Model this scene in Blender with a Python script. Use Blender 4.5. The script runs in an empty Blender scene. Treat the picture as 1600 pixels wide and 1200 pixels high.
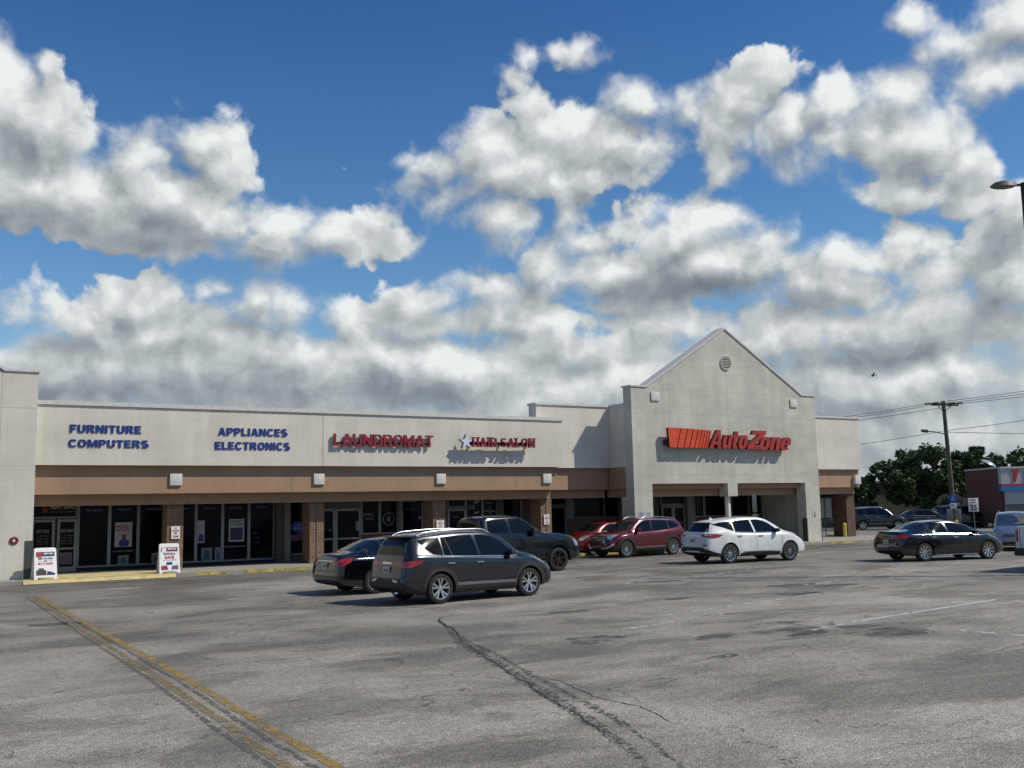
import bpy, bmesh, math, random
import numpy as np
from mathutils import Vector, Matrix
from mathutils.bvhtree import BVHTree
R=math.radians
scene=bpy.context.scene
COL=scene.collection
# ---------------------------------------------------------------- camera
EYE=2.2
F_PX=1556.49; YAW,PITCH,ROLL=.5421,.1237,-.0206
def cam_axes():
    fw=Vector((math.sin(YAW)*math.cos(PITCH),math.cos(YAW)*math.cos(PITCH),math.sin(PITCH)))
    r=Vector((math.cos(YAW),-math.sin(YAW),0)); u=r.cross(fw)
    return fw,r*math.cos(ROLL)+u*math.sin(ROLL),-r*math.sin(ROLL)+u*math.cos(ROLL)
fw,rt,up=cam_axes()
cam=bpy.data.objects.new('camera',bpy.data.cameras.new('camera')); COL.objects.link(cam)
cam.data.sensor_width=36; cam.data.lens=F_PX/1600*36; cam.data.clip_end=3000; cam.data.clip_start=.1
cam.matrix_world=Matrix(((rt.x,up.x,-fw.x,0),(rt.y,up.y,-fw.y,0),(rt.z,up.z,-fw.z,EYE),(0,0,0,1)))
scene.camera=cam
# ---------------------------------------------------------------- colour management
vs=scene.view_settings
vs.view_transform='Standard'; vs.look='None'; vs.gamma=1; vs.exposure=0.0
# ---------------------------------------------------------------- sun
SUN=Vector((2.14,-1.86,3.04)).normalized()
sun_az=math.atan2(SUN.x,SUN.y); sun_el=math.asin(SUN.z)
sl=bpy.data.lights.new('sun','SUN'); sl.energy=3.7; sl.angle=R(.53); sl.color=(1,.93,.81)
so=bpy.data.objects.new('sun',sl); COL.objects.link(so); so.rotation_euler=SUN.to_track_quat('Z','Y').to_euler()
so.location=(20,0,60)
# ---------------------------------------------------------------- sky: Nishita blue with procedural cumulus (azimuth / elevation in degrees)
CL=[(2.15,21.41,2.81,2.88),(5.27,20,2.96,2.53),(3.84,17.27,3.92,2.38),(6.63,17.27,3.47,2.28),(4.86,22.46,0.93,1.39),(12.86,20.02,2.14,1.83),(14.1,18.88,2.03,2.09),(14.42,20.82,1.23,1.17),(10.49,19.14,1.61,1.49),(11.56,16.89,4.39,2.09),(7.3,16.19,4.14,1.32),(13.98,16.04,2.77,1.55),(9.59,15.56,3.94,1.18),(12.97,14.6,2.05,0.62),(18.04,16.07,2.52,1.75),(17.16,14.46,3.02,1.34),(20.4,15.45,2.01,1.59),(21.14,14.58,1.46,0.89),(16.47,13.2,1.41,0.53),(22.8,16.5,1.11,0.71),(24.17,15.45,1.68,0.64),(10.09,11.58,2.78,1.64),(10.66,12.57,1.32,0.75),(7.81,10.03,2.84,1.35),(13.06,9.91,3.72,1.57),(16.31,11.42,2.1,1.35),(18.26,11.12,2.14,1.36),(14.73,12.25,1.38,0.7),(21.28,11.31,1.16,0.58),(21.5,10.45,2.18,1.09),(4.1,10.64,1.34,0.72),(6.08,10.6,0.92,0.6),(29.63,20.2,2.1,1.57),(27.52,19.27,2.85,1.12),(31.31,18.88,3.61,1.76),(26.18,18.39,1.7,0.64),(30.88,16.58,2.27,1.25),(31.24,15.49,1.13,0.72),(33.59,18.47,2.09,1.59),(29.02,18.03,2.66,1.06),(32.32,25.21,1.35,0.86),(34.17,25.31,1.73,0.66),(31.43,23.89,1.08,1.08),(31.97,22.34,1.23,1.03),(32.9,21.29,1.53,0.86),(35.2,21.38,2.09,1.03),(38.64,22.05,2.26,1.36),(37.07,20.59,3.4,1.38),(38.93,19.96,2.25,1.56),(42,21.63,1.29,1.28),(36.26,18.89,2.08,0.98),(43.43,20.82,2.19,2.03),(45.94,23.4,1.44,1.14),(45.14,22,2.17,1.83),(47.73,20.37,3.33,1.83),(47.36,23.07,1.24,0.81),(50.22,21.05,1.71,1.31),(50.45,19.36,2.72,1.65),(48.69,18.74,2.08,0.94),(43.69,18.67,1.27,0.76),(53.94,21.15,1.95,1.27),(54.45,19.12,2.89,1.93),(55.93,17.43,1.57,1.61),(53.61,16.61,1.94,0.99),(55.79,15.64,1.41,0.59),(52.51,19.74,1.66,1.63),(54.2,24.59,2.13,1.07),(57.04,23.43,3.12,1.67),(58.42,21.29,2.43,1.38),(55.06,22.87,1.45,0.87),(59.56,23.81,1.8,1.77),(57.12,20.6,1.55,0.62),(42.81,15.66,2.53,1.34),(41.69,15.03,3.1,1.59),(38.02,15.79,2.79,1.14),(45.28,14.59,2.13,1.33),(35.76,15.17,2.44,1.08),(43.41,13.14,4.65,1.95),(37.19,13.49,4.08,1.62),(38.63,12.15,4.41,1.27),(46.62,13.25,2.09,1.22),(34.3,16.84,1.51,1.07),(33.47,14.35,1.5,1.45),(52.78,13.95,1.37,0.94),(51.73,13.11,2.63,1.19),(49.74,13.49,1.35,0.86),(48.97,12,3.73,1.56),(54.06,13.7,0.7,0.6),(55.19,11.72,2.5,1.33),(58.79,14.55,1.78,1.12),(57.79,13.39,1.65,1.3),(57.09,12.17,1.82,1.31),(58.51,11.01,2.07,1.95),(26.3,12.46,2.61,1.16),(29.86,12.69,2.06,1.02),(28.15,11.18,4.84,1.28),(25.19,13.01,0.93,0.43),(31.88,10.75,4.48,1.1),(38.57,10.52,2.94,0.8),(34.83,9.2,5.55,1.1),(45.71,9.42,5.22,1.78),(54.04,8.79,6.3,2.03),(6.65,7.28,7.69,2.35),(16.53,7.51,8.65,2.85),(27.36,7.52,9.17,2.75),(38.43,6.88,9.04,2.37),(52.27,6.19,9.6,2.4)]
DK=[(40.84,12.22,5.09,1.15,1),(38.65,12.7,2.58,0.72,0.6),(7.35,14.7,4.76,0.73,0.55),(12.29,14.56,4.4,0.69,0.5),(5.87,20.72,2.52,1.58,0.35),(5.07,17.09,1.85,1.61,0.3),(18.24,13.96,3.94,1.06,0.5),(57.75,12.91,1.8,1.95,0.6),(55.6,8.66,5.54,1.07,1),(50.06,7.72,5.3,0.97,0.9),(44.91,7.32,4.19,1.07,0.6),(14.07,10.47,4.1,0.77,0.5),(9.09,10.09,1.93,0.85,0.45),(8.54,7,6.33,1.7,0.8),(17.23,7.52,6.29,1.61,0.7),(23.68,7.18,7.26,1.1,0.6),(31.16,11.86,2.25,1.28,0.45),(27.41,11,4.46,0.73,0.5),(32.36,15.1,1.51,1.8,0.3),(34.81,8.47,4.44,1.1,0.5),(24.46,15.35,2.24,0.9,0.6),(49.25,10.92,2.03,0.7,0.4),(48.64,6.4,4.03,1.4,0.5),(5.37,8.9,1.82,0.66,0.6),(30.5,16.22,1.89,1.08,0.3),(47.18,10.73,3.45,1.06,0.5)]

class G:
    """small helper to write node maths"""
    def __init__(s,tree): s.t=tree; s.x=0
    def n(s,typ,**kw):
        nd=s.t.nodes.new(typ); s.x+=1; nd.location=(s.x%40*160,-(s.x//40)*200)
        for k,v in kw.items(): setattr(nd,k,v)
        return nd
    def put(s,nd,i,v):
        if hasattr(v,'links'): s.t.links.new(v,nd.inputs[i])
        elif v is not None: nd.inputs[i].default_value=v
    def m(s,op,a,b=None,c=None,clamp=False):
        nd=s.n('ShaderNodeMath',operation=op,use_clamp=clamp)
        s.put(nd,0,a); s.put(nd,1,b); s.put(nd,2,c); return nd.outputs[0]
    def v(s,op,a,b=None,c=None,out=0):
        nd=s.n('ShaderNodeVectorMath',operation=op)
        s.put(nd,0,a); s.put(nd,1,b); s.put(nd,2,c); return nd.outputs[out]
    def step(s,x,a,b,lo=0.,hi=1.):
        nd=s.n('ShaderNodeMapRange',interpolation_type='SMOOTHSTEP')
        s.put(nd,0,x); s.put(nd,1,a); s.put(nd,2,b); s.put(nd,3,lo); s.put(nd,4,hi); return nd.outputs[0]
    def noise(s,vec,scale,detail=4,rough=.5,dist=0,out=0,dims='3D'):
        nd=s.n('ShaderNodeTexNoise',noise_dimensions=dims)
        s.put(nd,'Vector',vec); s.put(nd,'Scale',scale); s.put(nd,'Detail',detail); s.put(nd,'Roughness',rough); s.put(nd,'Distortion',dist)
        return nd.outputs[out]
    def mix(s,f,a,b,blend='MIX'):
        nd=s.n('ShaderNodeMix',data_type='RGBA',blend_type=blend)
        s.put(nd,0,f); s.put(nd,6,a); s.put(nd,7,b); return nd.outputs[2]
    def ramp(s,f,stops,interp='LINEAR'):
        nd=s.n('ShaderNodeValToRGB'); cr=nd.color_ramp; cr.interpolation=interp
        while len(cr.elements)<len(stops): cr.elements.new(.5)
        for e,(p,c) in zip(cr.elements,stops): e.position=p; e.color=(*c,1) if len(c)==3 else c
        s.put(nd,0,f); return nd.outputs[0]
def cloud_group(name,blobs,inside):
    """density of the clouds: sum of soft lobes, fractal noise and small round bumps"""
    t=bpy.data.node_groups.new(name,'ShaderNodeTree')
    for n_ in ('P','Q','az'): t.interface.new_socket(n_,in_out='INPUT',socket_type='NodeSocketVector' if n_!='az' else 'NodeSocketFloat')
    t.interface.new_socket('Smooth',in_out='OUTPUT',socket_type='NodeSocketFloat')
    t.interface.new_socket('Rough',in_out='OUTPUT',socket_type='NodeSocketFloat')
    g=G(t); gi=g.n('NodeGroupInput'); go=g.n('NodeGroupOutput'); P,Q=gi.outputs[0],gi.outputs[1]
    sx=g.n('ShaderNodeSeparateXYZ'); g.put(sx,0,Q); el=sx.outputs[1]
    acc=g.m('MINIMUM',g.m('MULTIPLY_ADD',el,-.50,4.9),1.9)
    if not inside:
        o=g.noise(P,.055,2,.5); acc=g.m('SMOOTH_MAX',acc,g.m('MULTIPLY_ADD',o,36.,-20.),.5)  # out-of-view sky kept less cloudy to lower the ambient light
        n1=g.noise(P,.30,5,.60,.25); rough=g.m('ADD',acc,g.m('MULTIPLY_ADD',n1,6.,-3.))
    else:
        for a,e,ra,re in blobs:
            l=g.v('LENGTH',g.v('MULTIPLY_ADD',Q,(1/ra,1/re,0),(-a/ra,-e/re,0)),out='Value'); s_=min(ra,re)*CL_GAIN
            acc=g.m('SMOOTH_MAX',acc,g.m('MULTIPLY_ADD',l,-s_,s_),.5)
        n1=g.noise(P,.27,9,.66,.12); n1=g.m('MULTIPLY_ADD',n1,CL_AMP,-CL_AMP*.5+CL_BIAS)
        vo=g.n('ShaderNodeTexVoronoi',feature='SMOOTH_F1'); g.put(vo,'Vector',Q); vo.inputs['Scale'].default_value=.5
        vo.inputs['Detail'].default_value=1.6; vo.inputs['Roughness'].default_value=.55; vo.inputs['Smoothness'].default_value=.6
        bl=g.m('MULTIPLY_ADD',vo.outputs['Distance'],-1.7,.8)
        rough=g.m('ADD',g.m('ADD',acc,n1),bl)
    t.links.new(acc,go.inputs[0]); t.links.new(rough,go.inputs[1])
    return t
CL_GAIN=1.7; CL_AMP=4.4; CL_BIAS=1.3
def build_world():
    w=bpy.data.worlds.new('World'); scene.world=w; w.use_nodes=True; t=w.node_tree; t.nodes.clear(); g=G(t)
    out=g.n('ShaderNodeOutputWorld')
    sky=g.n('ShaderNodeTexSky',sky_type='NISHITA',sun_disc=False,sun_elevation=sun_el,sun_rotation=sun_az,air_density=1.0,dust_density=.25,ozone_density=2.5,altitude=10)
    tc=g.n('ShaderNodeTexCoord'); D=g.v('NORMALIZE',tc.outputs['Generated'])
    s=g.n('ShaderNodeSeparateXYZ'); g.put(s,0,D)
    az=g.m('MULTIPLY',g.m('ARCTAN2',s.outputs[0],s.outputs[1]),57.29578)
    el=g.m('MULTIPLY',g.m('ARCSINE',s.outputs[2]),57.29578)
    c=g.n('ShaderNodeCombineXYZ'); g.put(c,0,az); g.put(c,1,el); P=c.outputs[0]
    w_=g.v('MULTIPLY',g.v('SUBTRACT',g.noise(P,.17,4,.55,out=1),(.5,.5,.5)),(4.2,3.0,0)); Q=g.v('MULTIPLY',g.v('ADD',P,w_),(1,1,0))
    gr=g.ramp(g.m('DIVIDE',el,45.),SKY_GRADE)
    skc=g.mix(1.0,sky.outputs[0],gr,'MULTIPLY')
    sc_=g.v('SCALE',skc); g.put(sc_.node,'Scale',SKY_K)
    fine=g.m('MULTIPLY_ADD',g.noise(P,.55,6,.62,.4),.9,-.45)
    wd=g.step(g.noise(P,.12,2,.5),.36,.62,.40,2.6); lo_=g.m('MULTIPLY_ADD',g.noise(P,.10,3,.5),.45,-.225)
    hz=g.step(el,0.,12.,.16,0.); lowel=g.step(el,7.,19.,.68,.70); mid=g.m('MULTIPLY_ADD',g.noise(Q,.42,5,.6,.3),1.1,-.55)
    def shader(blobs,dks,inside,name):
        grp=cloud_group(name,blobs,inside)
        def field(off):
            nd=g.n('ShaderNodeGroup'); nd.node_tree=grp
            g.put(nd,0,P if off is None else g.v('ADD',P,off)); g.put(nd,1,Q if off is None else g.v('ADD',Q,off)); return nd.outputs[0],nd.outputs[1]
        s0,r0=field(None); alpha=g.n('ShaderNodeMapRange',interpolation_type='SMOOTHSTEP'); g.put(alpha,0,r0); g.put(alpha,1,-.2); g.put(alpha,2,wd); alpha=alpha.outputs[0]
        if inside:
            s1,r1=field((.75,1.15,0))
            em=g.m('MULTIPLY',g.m('SUBTRACT',r0,r1),.13); deep=g.step(r1,.5,7.5,0.,.15)
            dk=deep
            for a,e,ra,re,k in dks:
                l=g.v('LENGTH',g.v('MULTIPLY_ADD',Q,(1/ra,1/re,0),(-a/ra,-e/re,0)),out='Value')
                dk=g.m('MAXIMUM',dk,g.step(l,1.45,.1,0.,k*.42))
            thick=g.step(r0,0.,2.6)
            b=g.m('SUBTRACT',g.m('ADD',g.m('ADD',g.m('ADD',g.m('ADD',lowel,em),g.m('MULTIPLY',mid,.55)),lo_),g.m('MULTIPLY',fine,.24)),g.m('MULTIPLY',dk,thick),clamp=True)
        else:
            b=g.m('MULTIPLY',g.m('ADD',g.step(r0,0,5.,.80,.38),g.m('MULTIPLY',fine,.30),clamp=True),g.step(el,2.,24.,.45,1.))  # unseen clouds darkened towards the horizon to dim reflections and shade
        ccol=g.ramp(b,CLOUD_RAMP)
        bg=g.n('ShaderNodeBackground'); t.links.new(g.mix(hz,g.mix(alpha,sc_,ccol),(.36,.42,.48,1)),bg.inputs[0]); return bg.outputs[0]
    def pick(f,lo,hi):
        mx=g.n('ShaderNodeMixShader'); t.links.new(f,mx.inputs[0]); t.links.new(lo,mx.inputs[1]); t.links.new(hi,mx.inputs[2]); return mx.outputs[0]
    def cell(a0,a1,e0,e1):
        def near(a,e,ra,re,m=4.): return a+ra+m>a0 and a-ra-m<a1 and e+re+m>e0 and e-re-m<e1
        return shader([b_ for b_ in CL if near(*b_)],[d_ for d_ in DK if near(*d_[:4])],True,'cloud_cell')
    def column(a0,a1):
        return pick(g.m('GREATER_THAN',el,13.),cell(a0,a1,-5,13),pick(g.m('GREATER_THAN',el,23.),cell(a0,a1,13,23),cell(a0,a1,23,55)))
    inner=pick(g.m('GREATER_THAN',az,33.),pick(g.m('GREATER_THAN',az,18.),column(-6,18),column(18,33)),pick(g.m('GREATER_THAN',az,48.),column(33,48),column(48,80)))
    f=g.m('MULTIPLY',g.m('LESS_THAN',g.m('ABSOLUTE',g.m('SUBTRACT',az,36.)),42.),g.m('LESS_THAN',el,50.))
    acc=pick(f,shader([],[],False,'cloud_unseen'),inner)
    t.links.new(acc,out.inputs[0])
    w.cycles.sampling_method='MANUAL'; w.cycles.sample_map_resolution=256
SKY_GRADE=[(0,(.9,1.0,1.0)),(.35,(.52,.80,.98)),(.6,(.31,.62,.92)),(.85,(.22,.54,.88)),(1,(.20,.52,.86))]
CLOUD_RAMP=[(0,(.17,.20,.245)),(.28,(.24,.275,.315)),(.52,(.38,.415,.435)),(.74,(.56,.60,.61)),(1,(.84,.87,.87))]
SKY_K=.112
build_world()
# ---------------------------------------------------------------- helpers
def tag(o,label=None,cat=None,group=None,kind=None):
    if label: o['label']=label
    if cat: o['category']=cat
    if group: o['group']=group
    if kind: o['kind']=kind
    return o
def empty(name,loc=(0,0,0),rz=0,parent=None):
    o=bpy.data.objects.new(name,None); COL.objects.link(o); o.location=loc; o.rotation_euler=(0,0,rz); o.empty_display_size=.2
    if parent: o.parent=parent
    return o
def world_off(p):
    v=Vector((0,0,0))
    while p is not None: v+=p.location; p=p.parent
    return v
def link(name,me,mat=None,parent=None,smooth=None,shift=True):
    """link a mesh whose vertices are in world space; with a parent the parent's place is taken off"""
    if mat is not None:
        for m_ in (mat if isinstance(mat,(list,tuple)) else [mat]): me.materials.append(m_)
    o=bpy.data.objects.new(name,me); COL.objects.link(o)
    if parent is not None:
        o.parent=parent
        if shift:
            me.transform(Matrix.Translation(-world_off(parent)))
    if smooth is not None: shade(me,smooth)
    return o
def shade(me,deg):
    bm=bmesh.new(); bm.from_mesh(me); c=math.cos(R(deg))
    bm.normal_update()
    for f in bm.faces: f.smooth=True
    for e in bm.edges:
        if len(e.link_faces)==2: e.smooth=e.link_faces[0].normal.dot(e.link_faces[1].normal)>c
    bm.to_mesh(me); bm.free()
class MB:
    def __init__(s): s.v=[]; s.f=[]; s.mi=[]
    def add(s,vs_,fs,mi=0):
        b=len(s.v); s.v+= [tuple(p) for p in vs_]; s.f+=[tuple(i+b for i in f) for f in fs]; s.mi+=[mi]*len(fs); return s
    def box(s,x0,x1,y0,y1,z0,z1,mi=0):
        return s.add([(x0,y0,z0),(x1,y0,z0),(x1,y1,z0),(x0,y1,z0),(x0,y0,z1),(x1,y0,z1),(x1,y1,z1),(x0,y1,z1)],
          [(0,3,2,1),(4,5,6,7),(0,1,5,4),(1,2,6,5),(2,3,7,6),(3,0,4,7)],mi)
    def prism(s,pts,y0,y1,mi=0):
        """outline in (x,z), clockwise or not, pushed from y0 to y1"""
        n=len(pts)
        a=sum(pts[i][0]*pts[(i+1)%n][1]-pts[(i+1)%n][0]*pts[i][1] for i in range(n))
        if a<0: pts=pts[::-1]
        vs_=[(x,y0,z) for x,z in pts]+[(x,y1,z) for x,z in pts]
        fs=[tuple(range(n)),tuple(range(2*n-1,n-1,-1))]+[(i,i+n,(i+1)%n+n,(i+1)%n) for i in range(n)]
        return s.add(vs_,fs,mi)
    def prismz(s,pts,z0,z1,mi=0):
        n=len(pts); a=sum(pts[i][0]*pts[(i+1)%n][1]-pts[(i+1)%n][0]*pts[i][1] for i in range(n))
        if a<0: pts=pts[::-1]
        vs_=[(x,y,z0) for x,y in pts]+[(x,y,z1) for x,y in pts]
        fs=[tuple(range(n-1,-1,-1)),tuple(range(n,2*n))]+[(i,(i+1)%n,(i+1)%n+n,i+n) for i in range(n)]
        return s.add(vs_,fs,mi)
    def tube(s,pts,rad,n=8,mi=0,caps=True):
        pts=[Vector(p) for p in pts]; rs=rad if isinstance(rad,(list,tuple)) else [rad]*len(pts)
        rings=[]; b=[]; pn=None
        for i,p in enumerate(pts):
            d=(pts[min(i+1,len(pts)-1)]-pts[max(i-1,0)]).normalized()
            if pn is None: pn=d.orthogonal().normalized()
            pn=(pn-d*pn.dot(d)).normalized(); q=d.cross(pn)
            rings.append([p+(pn*math.cos(2*math.pi*k/n)+q*math.sin(2*math.pi*k/n))*rs[i] for k in range(n)])
        vs_=[v for r in rings for v in r]; fs=[]
        for i in range(len(pts)-1):
            for k in range(n): fs.append((i*n+k,i*n+(k+1)%n,(i+1)*n+(k+1)%n,(i+1)*n+k))
        if caps: fs.append(tuple(range(n-1,-1,-1))); fs.append(tuple((len(pts)-1)*n+k for k in range(n)))
        return s.add(vs_,fs,mi)
    def quad(s,a,b,c,d,mi=0): return s.add([a,b,c,d],[(0,1,2,3)],mi)
    def mesh(s,name='m'):
        me=bpy.data.meshes.new(name); me.from_pydata(s.v,[],s.f)
        for p,i in zip(me.polygons,s.mi): p.material_index=i
        me.update(); return me
    def build(s,name,mat=None,parent=None,smooth=None,bevel=0,shift=True):
        me=s.mesh(name); o=link(name,me,mat,parent,smooth,shift)
        if bevel:
            bm=bmesh.new(); bm.from_mesh(me); bmesh.ops.recalc_face_normals(bm,faces=bm.faces)
            bmesh.ops.bevel(bm,geom=bm.edges[:],offset=bevel,segments=2,profile=.6,affect='EDGES',clamp_overlap=True)
            bm.to_mesh(me); bm.free(); shade(me,40)
        return o
# ---------------------------------------------------------------- materials
MATS={}
def pbsdf(name):
    m=bpy.data.materials.new(name); m.use_nodes=True; t=m.node_tree; g=G(t)
    return m,t,g,t.nodes['Principled BSDF']
def plain(name,col,rough=.6,metal=0,coat=0,spec=.5,var=.06,scale=6,bump=0,emit=None):
    if name in MATS: return MATS[name]
    m,t,g,b=pbsdf(name)
    tc=g.n('ShaderNodeTexCoord').outputs['Object']
    n=g.noise(tc,scale,5,.6); f=g.step(n,.3,.7,1-var,1+var)
    c=g.v('SCALE',col[:3]); c.node.inputs[0].default_value=col[:3]; g.put(c.node,'Scale',f)
    t.links.new(c,b.inputs['Base Color'])
    b.inputs['Roughness'].default_value=rough; b.inputs['Metallic'].default_value=metal
    b.inputs['Coat Weight'].default_value=coat; b.inputs['Coat Roughness'].default_value=.04
    b.inputs['Specular IOR Level'].default_value=spec
    if bump:
        bp=g.n('ShaderNodeBump'); bp.inputs['Strength'].default_value=bump; bp.inputs['Distance'].default_value=.02
        g.put(bp,'Height',g.noise(tc,scale*6,4,.6)); t.links.new(bp.outputs[0],b.inputs['Normal'])
    if emit: b.inputs['Emission Color'].default_value=(*emit[:3],1); b.inputs['Emission Strength'].default_value=emit[3]
    MATS[name]=m; return m
def stucco(name,col,grain=1.,dirt=.12):
    m,t,g,b=pbsdf(name); tc=g.n('ShaderNodeTexCoord').outputs['Object']
    s=g.n('ShaderNodeSeparateXYZ'); g.put(s,0,tc)
    big=g.noise(tc,.55,5,.6); st=g.noise(g.v('MULTIPLY',tc,(2.2,2.2,.22)),1.2,5,.65)
    trow=g.noise(g.v('MULTIPLY',tc,(.7,.7,2.4)),1.3,4,.6,.8)
    f=g.m('MULTIPLY',g.step(big,.3,.72,1-dirt,1+dirt*.4),g.step(st,.35,.75,1-dirt*.55,1.03))
    f=g.m('MULTIPLY',f,g.step(trow,.3,.7,1-dirt*.4,1+dirt*.3))
    fine=g.noise(tc,26,4,.7); f=g.m('MULTIPLY',f,g.step(fine,.3,.7,1-.10*grain,1+.07*grain))
    c=g.v('SCALE',col); c.node.inputs[0].default_value=col; g.put(c.node,'Scale',f)
    t.links.new(c,b.inputs['Base Color']); b.inputs['Roughness'].default_value=.92; b.inputs['Specular IOR Level'].default_value=.25
    bp=g.n('ShaderNodeBump'); bp.inputs['Strength'].default_value=.35*grain; bp.inputs['Distance'].default_value=.012
    g.put(bp,'Height',g.m('ADD',g.noise(tc,16,5,.7,.6),g.m('MULTIPLY',g.noise(tc,60,3,.7),.6))); t.links.new(bp.outputs[0],b.inputs['Normal'])
    MATS[name]=m; return m
def brick(name,c1,c2,mortar,scale=1.,sharp=.5):
    m,t,g,b=pbsdf(name); tc=g.n('ShaderNodeTexCoord').outputs['Object']
    s=g.n('ShaderNodeSeparateXYZ'); g.put(s,0,tc); u=g.m('ADD',s.outputs[0],s.outputs[1])
    c=g.n('ShaderNodeCombineXYZ'); g.put(c,0,u); g.put(c,1,s.outputs[2])
    br=g.n('ShaderNodeTexBrick'); t.links.new(c.outputs[0],br.inputs['Vector'])
    br.inputs['Color1'].default_value=(*c1,1); br.inputs['Color2'].default_value=(*c2,1); br.inputs['Mortar'].default_value=(*mortar,1)
    br.inputs['Scale'].default_value=1; br.inputs['Brick Width'].default_value=.21*scale; br.inputs['Row Height'].default_value=.076*scale
    br.inputs['Mortar Size'].default_value=.010*scale; br.inputs['Mortar Smooth'].default_value=.2; br.inputs['Bias'].default_value=-.1
    n=g.noise(tc,3,5,.6); f=g.step(n,.3,.7,.82,1.12); n2=g.noise(tc,30,3,.6); f=g.m('MULTIPLY',f,g.step(n2,.3,.7,.85,1.1))
    k=g.v('SCALE',br.outputs[0]); t.links.new(br.outputs[0],k.node.inputs[0]); g.put(k.node,'Scale',f)
    t.links.new(k,b.inputs['Base Color']); b.inputs['Roughness'].default_value=.85
    bp=g.n('ShaderNodeBump',invert=True); bp.inputs['Strength'].default_value=sharp; bp.inputs['Distance'].default_value=.012
    t.links.new(br.outputs['Fac'],bp.inputs['Height']); t.links.new(bp.outputs[0],b.inputs['Normal'])
    MATS[name]=m; return m
M_beige=stucco('stucco_beige',(.67,.64,.56),.45,.10)
M_gable=stucco('stucco_gable',(.575,.565,.49),.5,.15)
M_brown=stucco('stucco_brown',(.375,.25,.165),.9,.08)
M_coping=plain('coping_metal',(.60,.59,.55),.5,.0,var=.08)
M_brick=brick('brick_column',(.22,.118,.065),(.13,.070,.040),(.30,.24,.17))
M_brickd=brick('brick_dark',(.115,.06,.042),(.085,.045,.035),(.14,.10,.08))
M_brickw=brick('brick_brown',(.105,.062,.042),(.085,.05,.035),(.12,.08,.06),sharp=.3)
M_brickr=brick('brick_red',(.17,.050,.036),(.13,.040,.030),(.15,.08,.06))
M_alu=plain('aluminium',(.22,.23,.225),.45,.55,var=.08)
M_alud=plain('aluminium_dark',(.09,.095,.095),.5,.4,var=.08)
M_glass=plain('shop_glass',(.002,.003,.006),.08,0,spec=.12,var=.3)
M_glassb=plain('shop_glass_blue',(.004,.007,.035),.15,0,spec=.1,var=.3)
M_white=plain('white_paint',(.78,.78,.76),.5,var=.05)
M_plaque=plain('white_plaque',(.60,.60,.56),.6,var=.06)
M_dark=plain('dark_void',(.012,.012,.013),.8,var=.2)
M_soffit=plain('soffit',(.10,.085,.07),.9,var=.1)
M_greyw=stucco('stucco_grey',(.22,.22,.20),.8,.1)
M_black=plain('black_rubber',(.012,.012,.012),.75,var=.2,scale=20)
M_letters_blue=plain('letter_blue',(.006,.030,.20),.5,coat=.0,var=.1)
M_red=plain('sign_red',(.25,.010,.024),.4,coat=.4,var=.1)
M_orange=plain('sign_orange_red',(.62,.062,.015),.38,coat=.4,var=.14,scale=2)
M_azred=plain('sign_auto_red',(.36,.028,.018),.38,coat=.4,var=.14,scale=2)
M_signside=plain('sign_return',(.03,.008,.008),.5,var=.1)
# ---------------------------------------------------------------- text
def text_mb(body,x0,x1,z0,z1,y,depth,bold=.02,shear=0,spacing=1.,yaw=0):
    """lettering standing on an xz wall, facing -y, stretched to the box; returns a list of (x-centre, mesh) one per letter"""
    cu=bpy.data.curves.new('t','FONT'); cu.body=body; cu.size=1; cu.offset=bold; cu.shear=shear; cu.space_character=spacing; cu.resolution_u=4
    cu.extrude=.5
    ob=bpy.data.objects.new('t',cu); COL.objects.link(ob); dg=bpy.context.evaluated_depsgraph_get()
    me=bpy.data.meshes.new_from_object(ob.evaluated_get(dg)); bpy.data.objects.remove(ob); bpy.data.curves.remove(cu)
    co=np.array([v.co[:] for v in me.vertices]); mn,mx=co.min(0),co.max(0)
    for v in me.vertices:
        v.co=((v.co.x-mn[0])/(mx[0]-mn[0])*(x1-x0)+x0, y-(v.co.z+.5)*depth, (v.co.y-mn[1])/(mx[1]-mn[1])*(z1-z0)+z0)
    bm=bmesh.new(); bm.from_mesh(me); bpy.data.meshes.remove(me)
    bmesh.ops.remove_doubles(bm,verts=bm.verts,dist=1e-4)
    # split into letters
    seen=set(); parts=[]
    for v in bm.verts:
        if v in seen: continue
        st=[v]; seen.add(v); comp=[v]
        while st:
            a=st.pop()
            for e in a.link_edges:
                b=e.other_vert(a)
                if b not in seen: seen.add(b); st.append(b); comp.append(b)
        parts.append(comp)
    out=[]
    for comp in parts:
        idx={v:i for i,v in enumerate(comp)}
        fs={f for v in comp for f in v.link_faces}
        m_=bpy.data.meshes.new('letter'); m_.from_pydata([v.co[:] for v in comp],[],[tuple(idx[v] for v in f.verts) for f in fs]); m_.update()
        out.append((sum(v.co.x for v in comp)/len(comp),m_))
    bm.free(); out.sort(key=lambda t:t[0]); return out
def text_obj(name,body,x0,x1,z0,z1,y,depth,mat,parent,bold=.02,shear=0,mat_side=None,split=False,spacing=1.):
    ps=text_mb(body,x0,x1,z0,z1,y,depth,bold,shear,spacing); res=[]
    if split:
        for _,me in ps:
            o=link(name,me,[mat,mat_side] if mat_side else mat,parent)
            if mat_side:
                for p in me.polygons:
                    if abs(p.normal.y)<.5: p.material_index=1
            res.append(o)
        return res
    mb=MB()
    for _,me in ps:
        mb.add([v.co[:] for v in me.vertices],[tuple(p.vertices) for p in me.polygons]); bpy.data.meshes.remove(me)
    return mb.build(name,mat,parent)

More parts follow.
